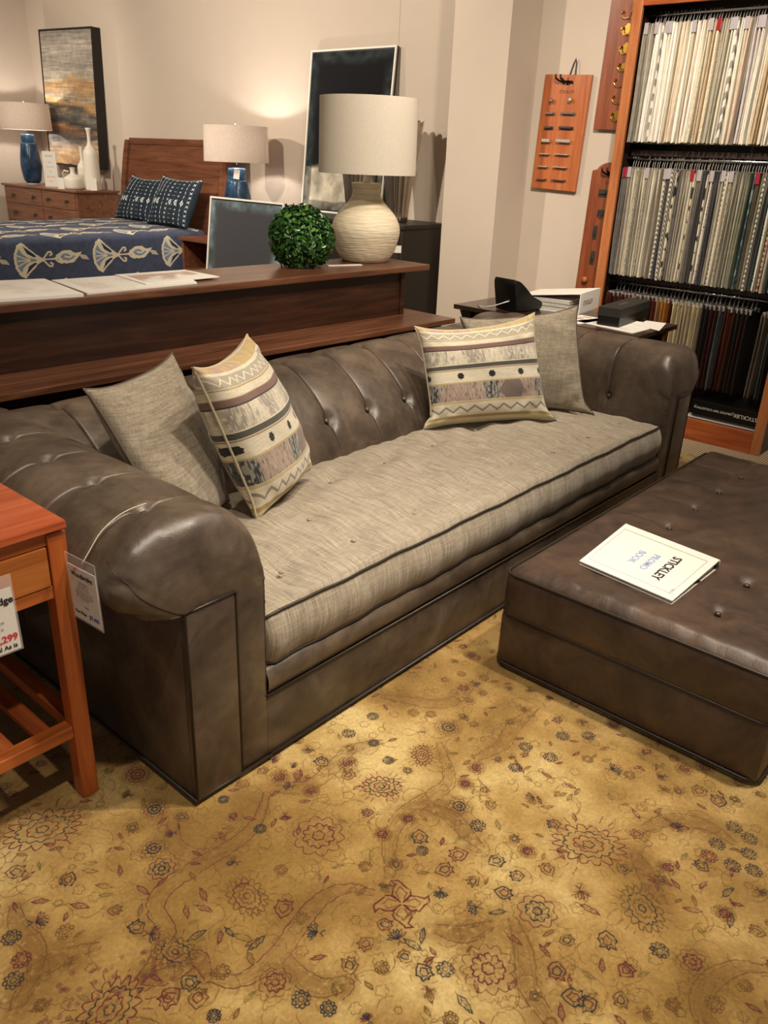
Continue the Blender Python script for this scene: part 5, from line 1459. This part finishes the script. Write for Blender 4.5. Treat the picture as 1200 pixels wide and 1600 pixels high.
s2 = [0, 0, 0, 4, 1, 2, 2, 14, 1, 2, 14, 4, 1, 2, 1, 2, 4, 2, 3, 7, 14, 3, 6, 7, 0, 4, 9, 1, 2, 6, 4, 0, 0, 7, 6, 4, 5, 7, 7, 4, 1, 3, 2, 14, 8, 9, 8, 1, 8, 8, 12, 10, 11, 11, 8, 3, 0, 12, 5, 8, 13, 1, 8, 12, 10, 4, 1, 5, 11, 8, 2, 0]
hang_row(1.488, 0.052, 0.245, 0.575, 0.0092, 2.272, 1.262, 72, [C2[k] for k in s2], 'fabric_swatch', 'fabric sample', 'middle rod', 'grey and dark fabric samples on the middle rod',
         {1: 'r', 3: 'l', 10: 'l', 18: 'l', 19: 'l', 28: 'r', 31: 'l', 36: 'l', 40: 'l', 43: 'l', 52: 'r', 60: 'l'}, 6)
def lea(n, a, b): return cloth(n, a, b, 'plain', 1, 0.45)
C3 = [('red brown', lea('hide_redbrown', '#4a2013', '#5c2b1b'), 'plain'), ('ochre', lea('hide_ochre', '#8f5a1f', '#a56d2c'), 'plain'), ('tan', lea('hide_tan', '#7c5a3f', '#8e6a4c'), 'plain'),
      ('cream', lea('hide_cream', '#b3a27c', '#c6b690'), 'plain'), ('beige', lea('hide_beige', '#93826a', '#a59479'), 'plain'), ('black', lea('hide_black', '#191614', '#241f1c'), 'plain'),
      ('dark maroon', lea('hide_maroon', '#2c100e', '#3a1815'), 'plain'), ('slate', lea('hide_slate', '#3d4140', '#4d5150'), 'plain'), ('dark brown', lea('hide_brown', '#2e1a10', '#3d2418'), 'plain'),
      ('grey brown', lea('hide_greybrown', '#4d4237', '#5e5245'), 'plain')]
s3 = [0, 6, 8, 0, 6, 0, 0, 2, 0, 8, 9, 6, 0, 2, 1, 1, 0, 3, 3, 4, 4, 4, 3, 4, 5, 5, 6, 8, 7, 6, 0, 8, 5, 6, 5, 5, 5, 9, 9, 7, 5, 8]
hang_row(0.806, 0.050, 0.235, 0.455, 0.0055, 2.262, 1.268, 42, [C3[k] for k in s3], 'leather_swatch', 'leather sample', 'bottom rod', 'leather samples on the bottom rod', {}, 7, True, gap=(35, 37))

# things in the bottom of the case
t = thing('ring_binder', 'black binder lying upside down in the bottom of the sample case', 'binder', (4.78, 1.45, 0.152))
bx('cover', (4.628, 1.275, 0.152), (4.93, 1.645, 0.158), M_BLACK, t, 0.001); bx('cover', (4.628, 1.275, 0.226), (4.93, 1.645, 0.232), M_BLACK, t, 0.001)
bx('spine', (4.622, 1.275, 0.152), (4.630, 1.645, 0.232), M_BLACK, t, 0.002); bx('pages', (4.64, 1.285, 0.159), (4.92, 1.635, 0.225), M_PAPER2, t, 0.0)
fr = lambda y, z: frame3((4.6212, y, z), (0, 1, 0), (0, 0, -1))
M_WINK = plain('white_ink', '#d8d4cc', 0.6)
text('spine_lettering', 'STICKLEY', 0.030, fr(1.335, 0.190), M_WINK, t, 0.0002)
text('spine_lettering', 'DECORATIVE TRIM COLLECTION', 0.0165, fr(1.50, 0.192), M_WINK, t, 0.0002)
for y in (1.405, 1.620):
    mb = MB(); mb.tube([(4.621, y + 0.008 * math.cos(a), 0.195 + 0.008 * math.sin(a)) for a in np.linspace(0, 2 * PI, 11)[:-1]], 0.0015, 5, True); mb.out('finger_ring', M_STEEL, t, True)
for i, (z, m, lb) in enumerate(((0.124, M_WHITE, 'white folded brochure at the bottom of the case under the binder'), (0.138, plain('slate_cover', '#2e3236', 0.5), 'dark grey folder directly under the black binder in the case'))):
    P = [(4.622 + .006 * i, 1.272), (4.92, 1.272), (4.92, 1.66 - .03 * i), (4.622 + .006 * i, 1.66 - .03 * i)]
    P = [(x + (.012 if i == 0 else 0) * (x < 4.7), y) for x, y in P]; o = brochure('brochure', lb, P, z, (0.0135, 0.0135)[i], m)

# ------------------------------------------------------------------ charcoal cabinet, metal vases, leaning pictures
t = thing('cabinet', 'charcoal grey cabinet standing in the corner behind the cream lamp', 'cabinet', (5.03, 4.8, 0))
bx('body', (4.80, 4.02, 0.06), (5.31, 5.46, 0.955), M_CHARC, t, 0.004)
bx('top', (4.785, 4.005, 0.955), (5.315, 5.475, 0.985), M_CHARC, t, 0.004)
bx('plinth', (4.83, 4.05, 0.0), (5.30, 5.43, 0.06), M_BLACKW, t, 0.002)
for k in range(3):
    d = bx('door', (4.789, 4.05 + k * .475, 0.09), (4.801, 4.515 + k * .475, 0.94), M_CHARC, t, 0.003)
    mb = MB(); mb.tube([(4.789, 4.45 + k * .475, 0.60), (4.772, 4.45 + k * .475, 0.60), (4.772, 4.45 + k * .475, 0.70), (4.789, 4.45 + k * .475, 0.70)], 0.005, 6); mb.out('handle', M_IRON, d, True)
M_SILV = plain('smoked_silver', '#cbc2b6', 0.22, 1.0)
for (x, y, r0, r1, h, lb) in ((5.005, 4.255, .078, .172, .70, 'tall fluted smoked silver vase on the charcoal cabinet, nearest the pillar'), (5.02, 4.72, .062, .125, .52, 'fluted silver vase left of the taller one on charcoal cabinet')):
    t = thing('vase', lb, 'vase', (x, y, 0.985)); nf = 14
    pr = [(r0 * .9, 0.0), (r0, 0.006)] + [(r0 + (r1 - r0) * (q ** 1.2), 0.006 + (h - .006) * q) for q in np.linspace(0.05, 1, 14)]
    pr += [(r1 - .006, h - .002)] + [(r0 + (r1 - r0) * (q ** 1.2) - .008, 0.012 + (h - .02) * q) for q in np.linspace(.95, .05, 8)] + [(0.002, 0.02)]
    V = []; n = 112; F = []
    for (r, z) in pr:
        for k in range(n):
            a = 2 * PI * k / n; fl = abs(math.sin(nf * a / 2)); q = r * (1 - 0.10 * (1 - fl) * min(1, z / .1)) ; zz = z - (0.02 * (1 - fl) if z > h - .03 else 0)
            V.append((x + q * math.cos(a), y + q * math.sin(a), 0.985 + zz))
    for i in range(len(pr) - 1):
        for k in range(n): F.append((i * n + k, i * n + (k + 1) % n, (i + 1) * n + (k + 1) % n, (i + 1) * n + k))
    F.append(tuple(range(n))[::-1]); emit('vessel', V, F, M_SILV, t, True)

def canvas_art(seed, dk='#26272b', tl='#4d646b'):
    H, W = 360, 270
    y = np.linspace(0, 1, H)[:, None]; x = np.linspace(0, 1, W)[None]
    n = nmap(H, W, 60, 4, seed) - .5; n2 = nmap(H, W, 25, 3, seed + 1) - .5
    a = np.ones((H, W, 3), np.float32) * hexc('#1d2124')
    teal = hexc(tl); pale = hexc('#c6beac'); dark = hexc(dk)
    e = np.minimum(np.minimum(x, 1 - x) * 0.75, 1 - y) + n * 0.03
    m = np.clip((e - 0.03) / 0.05, 0, 1)[..., None]
    a = teal * (0.7 + n2[..., None] * .8) * (1 - m) + dark * m
    lo = np.clip((0.30 + n * 0.06 - y) / 0.035, 0, 1)
    ein = np.clip((np.minimum(np.minimum(x, 1 - x) * .75, y) + n * .03 - 0.035) / 0.03, 0, 1)
    a = a * (1 - (lo * ein)[..., None]) + pale * (0.92 + n2[..., None] * .5) * (lo * ein)[..., None]
    a = np.where((lo * (1 - ein))[..., None] > 0.5, hexc('#7c7a70') * (0.9 + n2[..., None]), a)
    return a
def leaning(name, label, cat, BL, BR, TL, th, art, frame_mat, fw_, side_mat):
    BL, BR, TL = Vector(BL), Vector(BR), Vector(TL)
    M = frame3(BL, BR - BL, TL - BL); W_ = (BR - BL).length; H_ = (TL - BL).length
    t = thing(name, label, cat, tuple((BL + BR) / 2))
    bx('backing', (0.002, 0.002, -th), (W_ - .002, H_ - .002, -0.006), side_mat, t, 0.001, M=M)
    for lo, hi in (((0, 0, -0.010), (W_, fw_, 0.004)), ((0, H_ - fw_, -0.010), (W_, H_, 0.004)), ((0, fw_, -0.010), (fw_, H_ - fw_, 0.004)), ((W_ - fw_, fw_, -0.010), (W_, H_ - fw_, 0.004))):
        bx('frame_rail', lo, hi, frame_mat, t, 0.001, M=M)
    g = fw_ + 0.010
    V = [(M @ Vector(p))[:] for p in ((g, g, -0.001), (W_ - g, g, -0.001), (W_ - g, H_ - g, -0.001), (g, H_ - g, -0.001), (g, g, -0.006), (W_ - g, g, -0.006), (W_ - g, H_ - g, -0.006), (g, H_ - g, -0.006))]
    emit('canvas', V, [(0, 1, 2, 3), (7, 6, 5, 4), (0, 4, 5, 1), (1, 5, 6, 2), (2, 6, 7, 3), (3, 7, 4, 0)], art, t, uvs=[(0, 0), (1, 0), (1, 1), (0, 1)] * 2)
    return t
M_WFR = plain('white_frame', '#e6e2da', 0.5)
leaning('painting', 'large dark abstract painting in thin white frame leaning behind cream lamp', 'painting', (5.15, 5.47, 0.987), (5.15, 4.555, 0.987), (5.272, 5.47, 2.205), 0.035, image_mat('dark_abstract', canvas_art(4, '#1b1b1e', '#414a4d'), 0.9, spec=0.1), M_WFR, 0.014, M_BLACKW)
leaning('painting', 'smaller dark abstract painting in white frame standing on floor beyond the console', 'painting', (4.30, 5.80, 0.012), (4.30, 4.905, 0.012), (4.445, 5.80, 1.088), 0.035, image_mat('dark_abstract_small', canvas_art(14, '#3d3e43', '#7b9096'), 0.7), M_WFR, 0.014, M_BLACKW)

# ------------------------------------------------------------------ bedroom display: bed
t = thing('bed', 'brown wooden sleigh bed with curved headboard against the back wall', 'bed', (4.0, 7.35, 0))
pr = [(5.06, 0.10), (5.04, 0.6), (5.045, 0.85), (5.07, 1.10), (5.115, 1.35), (5.15, 1.495)]
pq = spline(pr, 18)
def curved(name, y0, y1, th, mat, arch=0.0, zcut=None):
    V = []; m = len(pq); ys = np.linspace(y0, y1, 14)
    for y in ys:
        for (x, z) in pq:
            zz = z + arch * math.sin(PI * (y - y0) / (y1 - y0)) * (z / 1.5) ** 4
            V.append((x, y, zz))
        for (x, z) in pq[::-1]:
            zz = z + arch * math.sin(PI * (y - y0) / (y1 - y0)) * (z / 1.5) ** 4
            V.append((x + th, y, zz))
    n = 2 * m; F = [tuple(range(n)), tuple(range((len(ys) - 1) * n, len(ys) * n))[::-1]]
    for i in range(len(ys) - 1):
        for k in range(n): F.append((i * n + k, (i + 1) * n + k, (i + 1) * n + (k + 1) % n, i * n + (k + 1) % n))
    return autosmooth(emit(name, V, F, mat, t, True), 0.7)
curved('headboard', 6.44, 7.99, 0.03, M_BEDW, 0.012)
pq = spline([(a - 0.03, b + 0.0) for a, b in pr], 18); curved('post', 6.375, 6.45, 0.075, M_BEDW); curved('post', 7.98, 8.055, 0.075, M_BEDW)
mb = MB(); mb.box((5.125, 6.44, 1.455), (5.185, 7.99, 1.515), 0.008); autosmooth(mb.out('top_rail', M_BEDW, t), .5)
bx('side_rail', (2.75, 6.60, 0.14), (5.05, 6.64, 0.34), M_BEDW, t, 0.004); bx('side_rail', (2.75, 8.05, 0.14), (5.05, 8.09, 0.34), M_BEDW, t, 0.004)
bx('footboard', (2.72, 6.58, 0.02), (2.76, 8.10, 0.50), M_BEDW, t, 0.004)
o = bx('mattress', (2.78, 6.62, 0.34), (5.02, 8.08, 0.69), M_WHITE, t, 0.05)

def ikat():
    W, H = 760, 640
    p = Paint(W, H, '#3d455c'); p.a *= (0.86 + 0.28 * nmap(H, W, 30, 3, 2))[..., None]
    CR, GB, NV = '#cdc4ab', '#75849a', '#262e47'
    R = random.Random(2)
    def jag(pts, k=6, amp=5):
        out = []
        for i in range(len(pts)):
            a = pts[i]; b = pts[(i + 1) % len(pts)]
            for j in range(k): out.append((a[0] + (b[0] - a[0]) * j / k + R.uniform(-amp, amp), a[1] + (b[1] - a[1]) * j / k + R.uniform(-amp * .4, amp * .4)))
        return out
    def fan(cx, cy, s):
        for dx in (-W, 0, W):
            for dy in (-H, 0, H):
                x, y = cx + dx, cy + dy
                T = lambda *q: [(x + a * s, y + b * s) for a, b in q]
                p.poly(jag(T((-150, 0), (-140, 70), (-105, 130), (-60, 150), (0, 95), (60, 45), (120, 12), (120, -12), (60, -45), (0, -95), (-60, -150), (-105, -130), (-140, -70))), CR)
                for b in (-1, 1): p.poly(jag(T((-55, 122 * b), (0, 78 * b), (60, 30 * b), (40, 22 * b), (-20, 52 * b)), 5, 3), NV)
                p.poly(jag(T((-125, 8), (-118, 60), (-92, 100), (-70, 60), (-20, 20), (60, 6), (60, -6), (-20, -20), (-70, -60), (-92, -100), (-118, -60), (-125, -8)), 5, 3), GB)
                for yy, l in ((0, 40), (45, 25), (-45, 25)): p.line(T((-115, yy), (-60 + l * .2, yy * .4), (0, yy * .1)), 5 * s, CR)
                p.line(T((110, 0), (200, 0)), 6 * s, CR)
                for b in (-1, 1):
                    p.line(T((120, 0), (150, 35 * b), (175, 60 * b), (200, 62 * b), (208, 42 * b), (190, 32 * b)), 8 * s, CR)
                    p.line(T((235, 0), (262, 26 * b), (300, 40 * b), (322, 20 * b)), 8 * s, CR)
                p.line(T((200, 0), (330, 0)), 7 * s, CR)
    def moon(cx, cy, s):
        for dx in (-W, 0, W):
            for dy in (-H, 0, H):
                x, y = cx + dx, cy + dy
                T = lambda *q: [(x + a * s, y + b * s) for a, b in q]
                p.poly(jag(T((-120, 20), (-90, -40), (-20, -62), (60, -50), (110, 0), (150, 40), (80, 30), (20, 62), (-50, 60))), CR)
                p.poly(jag(T((-80, 5), (-50, -25), (0, -35), (50, -20), (80, 5), (30, 12), (-10, 32), (-50, 28)), 5, 3), GB)
                p.line(T((-30, 5), (10, -5), (40, 5)), 8 * s, CR)
                for q in range(6): p.line(T((115 + q * 14, 20 - q * 3), (150 + q * 13, -25 - q * 2)), 3.5 * s, CR)
    fan(200, 150, 1.0); fan(580, 470, 1.0); moon(560, 150 + 20, 0.95); moon(180, 480, 0.95)
    return p.a
M_IKAT = image_mat('ikat_cotton', ikat(), 0.9, 'REPEAT', 0.1, 0.4, 300)
def bedspread():
    X0, X1, Y0, Y1, ZT, ZB = 2.66, 4.93, 6.55, 8.14, 0.735, 0.16
    r = 0.05; sec = []
    for z in np.linspace(ZB, ZT - r, 8): sec.append((Y0 + (0.0), z))
    for a in np.linspace(0, PI / 2, 6)[1:]: sec.append((Y0 + r - r * math.cos(a), ZT - r + r * math.sin(a)))
    for y in np.linspace(Y0 + r, Y1 - r, 26)[1:]: sec.append((y, ZT + 0.02 * math.sin(PI * (y - Y0) / (Y1 - Y0))))
    for a in np.linspace(PI / 2, 0, 6)[1:]: sec.append((Y1 - r + r * math.cos(a), ZT - r + r * math.sin(a)))
    for z in np.linspace(ZT - r, ZB, 8)[1:]: sec.append((Y1, z))
    sec = np.array(sec); s = np.concatenate([[0], np.cumsum(np.linalg.norm(np.diff(sec, axis=0), axis=1))])
    xs = np.linspace(X0 + r, X1, 60); V = []; UV = []; n = len(sec)
    for x in xs:
        for k, (y, z) in enumerate(sec):
            w_ = 0.008 * math.sin(x * 9 + (0 if y < 7 else 2)) * max(0, (ZT - z) / 0.5); sgn = -1 if y < 7.3 else 1
            V.append((x, y + sgn * w_, z + (0.003 * math.sin(x * 13 + y * 7) if 8 < k < n - 8 else 0))); UV.append(((x - 0.10) / 0.68 + .18, (s[k] + 0.01) / 0.58))
    F = []
    for i in range(len(xs) - 1):
        for k in range(n - 1): F.append((i * n + k, (i + 1) * n + k, (i + 1) * n + k + 1, i * n + k + 1))
    # foot end hangs down too
    b = len(V)
    for k, (y, z) in enumerate(sec): V.append((X0, y, min(z, ZT - r))); UV.append(((X0) / 0.74 + .18, (s[k] + .1) / .64))
    for k in range(n - 1): F.append((b + k, k, k + 1, b + k + 1))
    for k, (y, z) in enumerate(sec): V.append((X0 - .003, y, ZB)); UV.append(((X0 - .5) / 0.74 + .18, (s[k] + .1) / .64))
    for k in range(n - 1): F.append((b + n + k, b + k, b + k + 1, b + n + k + 1))
    o = emit('bedspread', V, F, M_IKAT, None, True, loc=(3.8, 7.35, ZT), uvs=UV)
    md = o.modifiers.new('cloth_thickness', 'SOLIDIFY'); md.thickness = 0.006; md.offset = 1
    tag(o, 'navy bedspread with cream and blue ikat fans covering the bed', 'bedspread')
bedspread()
def mud():
    W, H = 420, 380
    p = Paint(W, H, '#1f2a35'); p.a *= (0.75 + 0.5 * nmap(H, W, 26, 3, 6))[..., None]
    WH = '#c4cbcb'; R = random.Random(4)
    for c, x in enumerate(np.linspace(28, 395, 9)):
        k = c % 4
        for y in range(20, 372, 34):
            j = R.uniform(-2, 2)
            if c in (0, 1, 2) and y > 240: p.line([(x, y - 12), (x + 3, y + 12)], 3.2, WH)
            elif k == 0: p.line([(x - 7, y - 7), (x, y), (x - 7, y + 7)], 2, WH); p.line([(x + 7, y - 7), (x, y), (x + 7, y + 7)], 2, WH)
            elif k == 1: [p.blob(x + q, y + j, 5, WH, 0.9) for q in (-8, 0, 8)]
            elif k == 2: p.line([(x - 6, y), (x + 6, y + j)], 2.2, WH); p.line([(x, y - 6), (x, y + 6)], 2.2, WH)
            else: p.line([(x, y - 9), (x + 1, y + 9)], 2.4, WH)
    for x in (40, 74, 108, 240, 292, 350):
        p.poly([(x, 150), (x + 15, 172), (x, 196), (x - 15, 172)], WH); p.poly([(x, 164), (x + 6, 172), (x, 181), (x - 6, 172)], '#26333f')
    for x in range(10, 410, 26): p.line([(x, 364), (x + 8, 371), (x + 16, 364)], 2.4, WH)
    return p.a
M_MUD = image_mat('indigo_mudcloth', mud(), 0.95, 'EXTEND', 0, 0.3, 300)
pillow('throw_pillow', 'dark indigo white marked pillow on the bed, half hidden behind its neighbour', 'pillow', [(4.93, 7.66, 1.185), (4.93, 7.08, 1.165), (4.80, 7.16, 0.755), (4.80, 7.86, 0.755)], 0.16, M_MUD, n=24, seed=11, sag=.02)
pillow('throw_pillow', 'dark indigo white marked pillow on the bed nearest the right lamp', 'pillow', [(4.89, 7.08, 1.205), (4.89, 6.47, 1.185), (4.74, 6.55, 0.755), (4.74, 7.20, 0.755)], 0.17, M_MUD, n=24, seed=12, sag=.02)

# nightstand
t = thing('nightstand', 'brown open nightstand beside the bed under the blue lamp', 'nightstand', (4.8, 5.95, 0))
bx('top', (4.49, 5.49, 0.695), (5.12, 6.36, 0.722), M_BEDW, t, 0.003)
bx('side_panel', (4.52, 5.51, 0.0), (5.10, 5.535, 0.695), M_BEDW, t, 0.002); bx('side_panel', (4.52, 6.315, 0.0), (5.10, 6.34, 0.695), M_BEDW, t, 0.002)
bx('back_panel', (5.085, 5.535, 0.06), (5.10, 6.315, 0.695), M_CASE, t, 0.001)
bx('shelf', (4.525, 5.535, 0.43), (5.085, 6.315, 0.455), M_BEDW, t, 0.002)
d = bx('drawer', (4.515, 5.54, 0.10), (5.05, 6.31, 0.425), M_BEDW, t, 0.003)
mb = MB(); mb.lathe([(0.008, 0), (0.008, 0.014), (0.016, 0.02), (0.002, 0.026)], n=14); mb.out('knob', M_IRON, d, True, M=Matrix.Translation((4.515, 5.92, 0.26)) @ Matrix.Rotation(-PI / 2, 4, 'Y'))

# blue lamps
def blue_mat():
    m, nt, bs = newmat('blue_glaze')
    v = coords(nt, (1, 1, 1)); n = noise(nt, v, 14, 4); b = nd(nt, 'ShaderNodeTexBrick')
    b.inputs['Scale'].default_value = 26; b.inputs['Mortar Size'].default_value = 0.05; b.inputs['Color1'].default_value = (1, 1, 1, 1); b.inputs['Color2'].default_value = (.55, .55, .55, 1); b.inputs['Mortar'].default_value = (0, 0, 0, 1)
    nt.links.new(coords(nt, (3, 3, 1), 'Object', (PI / 2, 0, 0)), b.inputs['Vector'])
    f = mixc(nt, n, (0, 0, 0, 1), b.outputs['Color'])
    nt.links.new(ramp(nt, n, [(0.35, '#14283b'), (0.6, '#24486a'), (0.8, '#47708a')]), bs.inputs['Base Color'])
    bs.inputs['Roughness'].default_value = 0.22; bump(nt, bs, b.outputs['Color'], 0.6, 0.004)
    return m
M_BLUE = blue_mat(); M_BLUEN = plain('blue_glaze_neck', '#2c5478', 0.25)
M_SHADE2 = shade_mat('greige_shade', '#c4b7ab', '#dacfc4', 0.3)
def blue_lamp(x, y, z, k, rs, s0, s1, lb, tilt=0, en=18):
    t = thing('table_lamp', lb, 'lamp', (x, y, z)); c = (x, y, z)
    mb = MB(); mb.lathe([(0.07 * k, 0), (0.07 * k, 0.018), (0.062 * k, 0.02)], c, 24); mb.out('foot', clear('acrylic_foot', 0.05, 0.4), t, True)
    H = s0 - 0.03
    pr = spline([(0.070, 0.02), (0.098, 0.06), (0.118, 0.30 * H), (0.120, 0.40 * H), (0.108, 0.62 * H), (0.090, 0.80 * H), (0.080, 0.815 * H)], 30)
    mb = MB(); mb.lathe([(a * k, b) for a, b in pr], c, 40, True, lambda a, z_: 1 + 0.02 * (math.sin(a * 9 + math.floor(z_ * 22) * 1.3) > 0.2)); autosmooth(mb.out('body', M_BLUE, t, True), .9)
    mb = MB(); mb.lathe([(0.074 * k, 0.81 * H), (0.078 * k, 0.83 * H), (0.078 * k, 0.95 * H), (0.07 * k, 0.97 * H), (0.02, 0.975 * H)], c, 32); mb.out('neck', M_BLUEN, t, True)
    drum(t, c, rs, rs * 0.97, s0, s1, M_SHADE2)
    d = bpy.data.lights.new('bulb_light', 'POINT'); d.energy = en; d.color = (1.0, 0.92, 0.84); d.shadow_soft_size = 0.03
    l = bpy.data.objects.new('bulb_light', d); l.location = (0, 0, (s0 + s1) / 2 + 0.02); l.parent = t; COL.objects.link(l)
    return t
blue_lamp(5.29, 10.42, 0.95, 1.0, 0.29, 0.615, 0.905, 'blue textured lamp with greige shade on the chest of drawers', en=16)
t = blue_lamp(4.86, 5.96, 0.722, 1.0, 0.275, 0.625, 0.905, 'blue textured lamp with hanging tag on the nightstand beside the bed', en=16)
mb = MB(); mb.box((-0.025, -0.001, -0.075), (0.025, 0.001, 0), 0); mb.out('paper_tag', M_WHITE, t, M=Matrix.Translation((4.79, 5.87, 1.29)) @ Matrix.Rotation(-0.75, 4, 'Z') @ Matrix.Rotation(0.15, 4, 'Y'))

# ------------------------------------------------------------------ chest of drawers with its things
t = thing('chest_of_drawers', 'low brown wooden chest of drawers beyond the bed in the far corner', 'chest', (5.4, 10.0, 0))
bx('body', (5.13, 9.14, 0.06), (5.66, 10.87, 0.925), M_CHEST, t, 0.003); bx('top', (5.105, 9.105, 0.925), (5.67, 10.90, 0.95), M_CHEST, t, 0.004)
for (x, y) in ((5.14, 9.15), (5.14, 10.80), (5.60, 9.15), (5.60, 10.80)): bx('foot', (x, y, 0), (x + .05, y + .06, 0.06), M_CHEST, t, 0.002)
for (z0, z1) in ((0.735, 0.912), (0.53, 0.72), (0.32, 0.515), (0.10, 0.305)):
    for (y0, y1, pp) in ((9.17, 9.91, (9.34, 9.76)), (9.93, 10.84, (10.12, 10.62))):
        d = bx('drawer', (5.118, y0, z0), (5.135, y1, z1), M_CHEST, t, 0.003)
        for y in pp:
            zc = (z0 + z1) / 2; mb = MB(); mb.box((5.112, y - 0.035, zc - .012), (5.119, y + 0.035, zc + .014), 0.001)
            mb.tube([(5.112, y - .03, zc + .005), (5.098, y - .03, zc - .01), (5.094, y, zc - .03), (5.098, y + .03, zc - .01), (5.112, y + .03, zc + .005)], 0.004, 5)
            mb.out('pull', M_IRON, d)
def bottle(name, x, y, prof, lb, handles=None):
    c = (x, y, 0.95); t = thing(name, lb, 'vase', c)
    mb = MB(); mb.lathe([tuple(q) for q in spline(prof, 36)], c, 36); mb.out('vessel', M_WCER, t, True)
    for a in handles or []:
        mb = MB(); dx, dy = math.cos(a), math.sin(a)
        mb.tube([(x + dx * .045, y + dy * .045, 0.95 + .19), (x + dx * .10, y + dy * .10, 0.95 + .20), (x + dx * .125, y + dy * .125, 0.95 + .17), (x + dx * .105, y + dy * .105, 0.95 + .12)], 0.009, 8); mb.out('handle', M_WCER, t, True)
    return t
bottle('vase', 5.235, 9.36, [(0.085, 0), (0.105, 0.02), (0.108, 0.07), (0.10, 0.12), (0.06, 0.15), (0.030, 0.17), (0.026, 0.215), (0.034, 0.235)], 'squat white jug vase with a handle on the chest of drawers', [2.2])
bottle('vase', 5.46, 9.52, [(0.055, 0), (0.060, 0.02), (0.060, 0.20), (0.055, 0.25), (0.024, 0.30), (0.018, 0.36), (0.022, 0.45), (0.026, 0.455)], 'slim white bottle vase between squat jug and tallest bottle')
bottle('vase', 5.42, 9.255, [(0.085, 0), (0.090, 0.01), (0.084, 0.30), (0.078, 0.40), (0.050, 0.45), (0.022, 0.50), (0.020, 0.60), (0.032, 0.65), (0.033, 0.655)], 'tallest white bottle vase with a tag on the chest of drawers')
o = bx('price_card', (-0.085, -0.004, 0), (0.085, 0.004, 0.39), M_WHITE, None, 0.001, loc=(5.30, 9.98, 0.95), M=Matrix.Translation((5.30, 9.98, 0.95)) @ Matrix.Rotation(-0.95, 4, 'Z'))
tag(o, 'tall white printed price card standing on the chest of drawers', 'card')
Mc = Matrix.Translation((5.30, 9.98, 0.95)) @ Matrix.Rotation(-0.95, 4, 'Z') @ Matrix.Translation((0, -0.0045, 0)) @ Matrix.Rotation(PI / 2, 4, 'X')
for body, z, s, m in (('Stickley', 0.34, 0.030, M_INKG), ('Chest', 0.27, 0.020, M_INKG), ('cherry and brass', 0.22, 0.015, M_INKG), ('Retail', 0.17, 0.015, M_INKG), ('Our Price', 0.11, 0.024, M_INKR), ('As is', 0.06, 0.02, M_INKR)):
    text('lettering', body, s, Mc @ Matrix.Translation((0, z, 0)), m, o, 0.0003)
for (x, y, h, lb) in ((5.36, 9.145, 0.13, 'small white folded tag beside the tallest bottle on the chest'), (5.155, 9.50, 0.12, 'small white tag leaning at the squat jug on the chest')):
    o = bx('small_tag', (-0.035, -0.002, 0), (0.035, 0.002, h), M_WHITE, None, 0.0005, loc=(x, y, 0.95), M=Matrix.Translation((x, y, 0.95)) @ Matrix.Rotation(-0.8, 4, 'Z')); tag(o, lb, 'tag')
def abstract():
    H, W = 420, 330
    y = np.linspace(0, 1, H)[:, None] * np.ones((1, W)); n = nmap(H, W, 150, 4, 31, (.5, 1.6)) - .5; n2 = nmap(H, W, 34, 4, 33, (.45, 2.2)) - .5; n3 = nmap(H, W, 12, 2, 35) - .5
    yy = y + n * 0.16 + n2 * 0.05
    st = [(0.0, '#b98f63'), (0.10, '#c3a077'), (0.16, '#9b8878'), (0.21, '#55534f'), (0.26, '#94684a'), (0.31, '#3d4345'), (0.37, '#7f7465'), (0.42, '#4a4a49'), (0.48, '#bd8f56'), (0.53, '#a0917c'), (0.60, '#b1844f'), (0.66, '#a59a86'), (0.76, '#938a7e'), (0.88, '#a39a8d'), (1.05, '#857e77')]
    P = [s[0] for s in st]; Cc = np.array([hexc(s[1]) for s in st])
    a = np.stack([np.interp(yy, P, Cc[:, k]) for k in range(3)], -1).astype(np.float32)
    m = np.clip((n2 - 0.12) * 5, 0, 1) * (y < 0.5) * 0.7; a += (hexc('#34383a') - a) * m[..., None]
    m = np.clip((-n2 - 0.1) * 5, 0, 1) * (y > 0.3) * (y < 0.7) * 0.5; a += (hexc('#d3a063') - a) * m[..., None]
    return (a * 0.86 + a.mean(axis=2, keepdims=True) * 0.14) * (1 + n3[..., None] * 0.2) * (1 + (nmap(H, W, 60, 4, 77, (0.08, 1.5))[..., None] - .5) * 0.5)
leaning('painting', 'tall earth toned abstract painting in deep black frame above the chest', 'painting', (5.62, 10.575, 1.190), (5.62, 9.405, 1.160), (5.65, 10.575, 2.665), 0.105, image_mat('earth_abstract', abstract(), 0.7), M_BLACKW, 0.012, M_BLACKW)

# small price card standing behind the cream lamp
o = bx('price_card', (-0.05, -0.002, 0), (0.05, 0.002, 0.085), M_WHITE, None, 0.0005, loc=(3.285, 2.945, 0.958), M=Matrix.Translation((3.275, 2.94, 0.958)) @ Matrix.Rotation(-0.75, 4, 'Z')); tag(o, 'small white card standing behind the pot of the cream lamp', 'card')
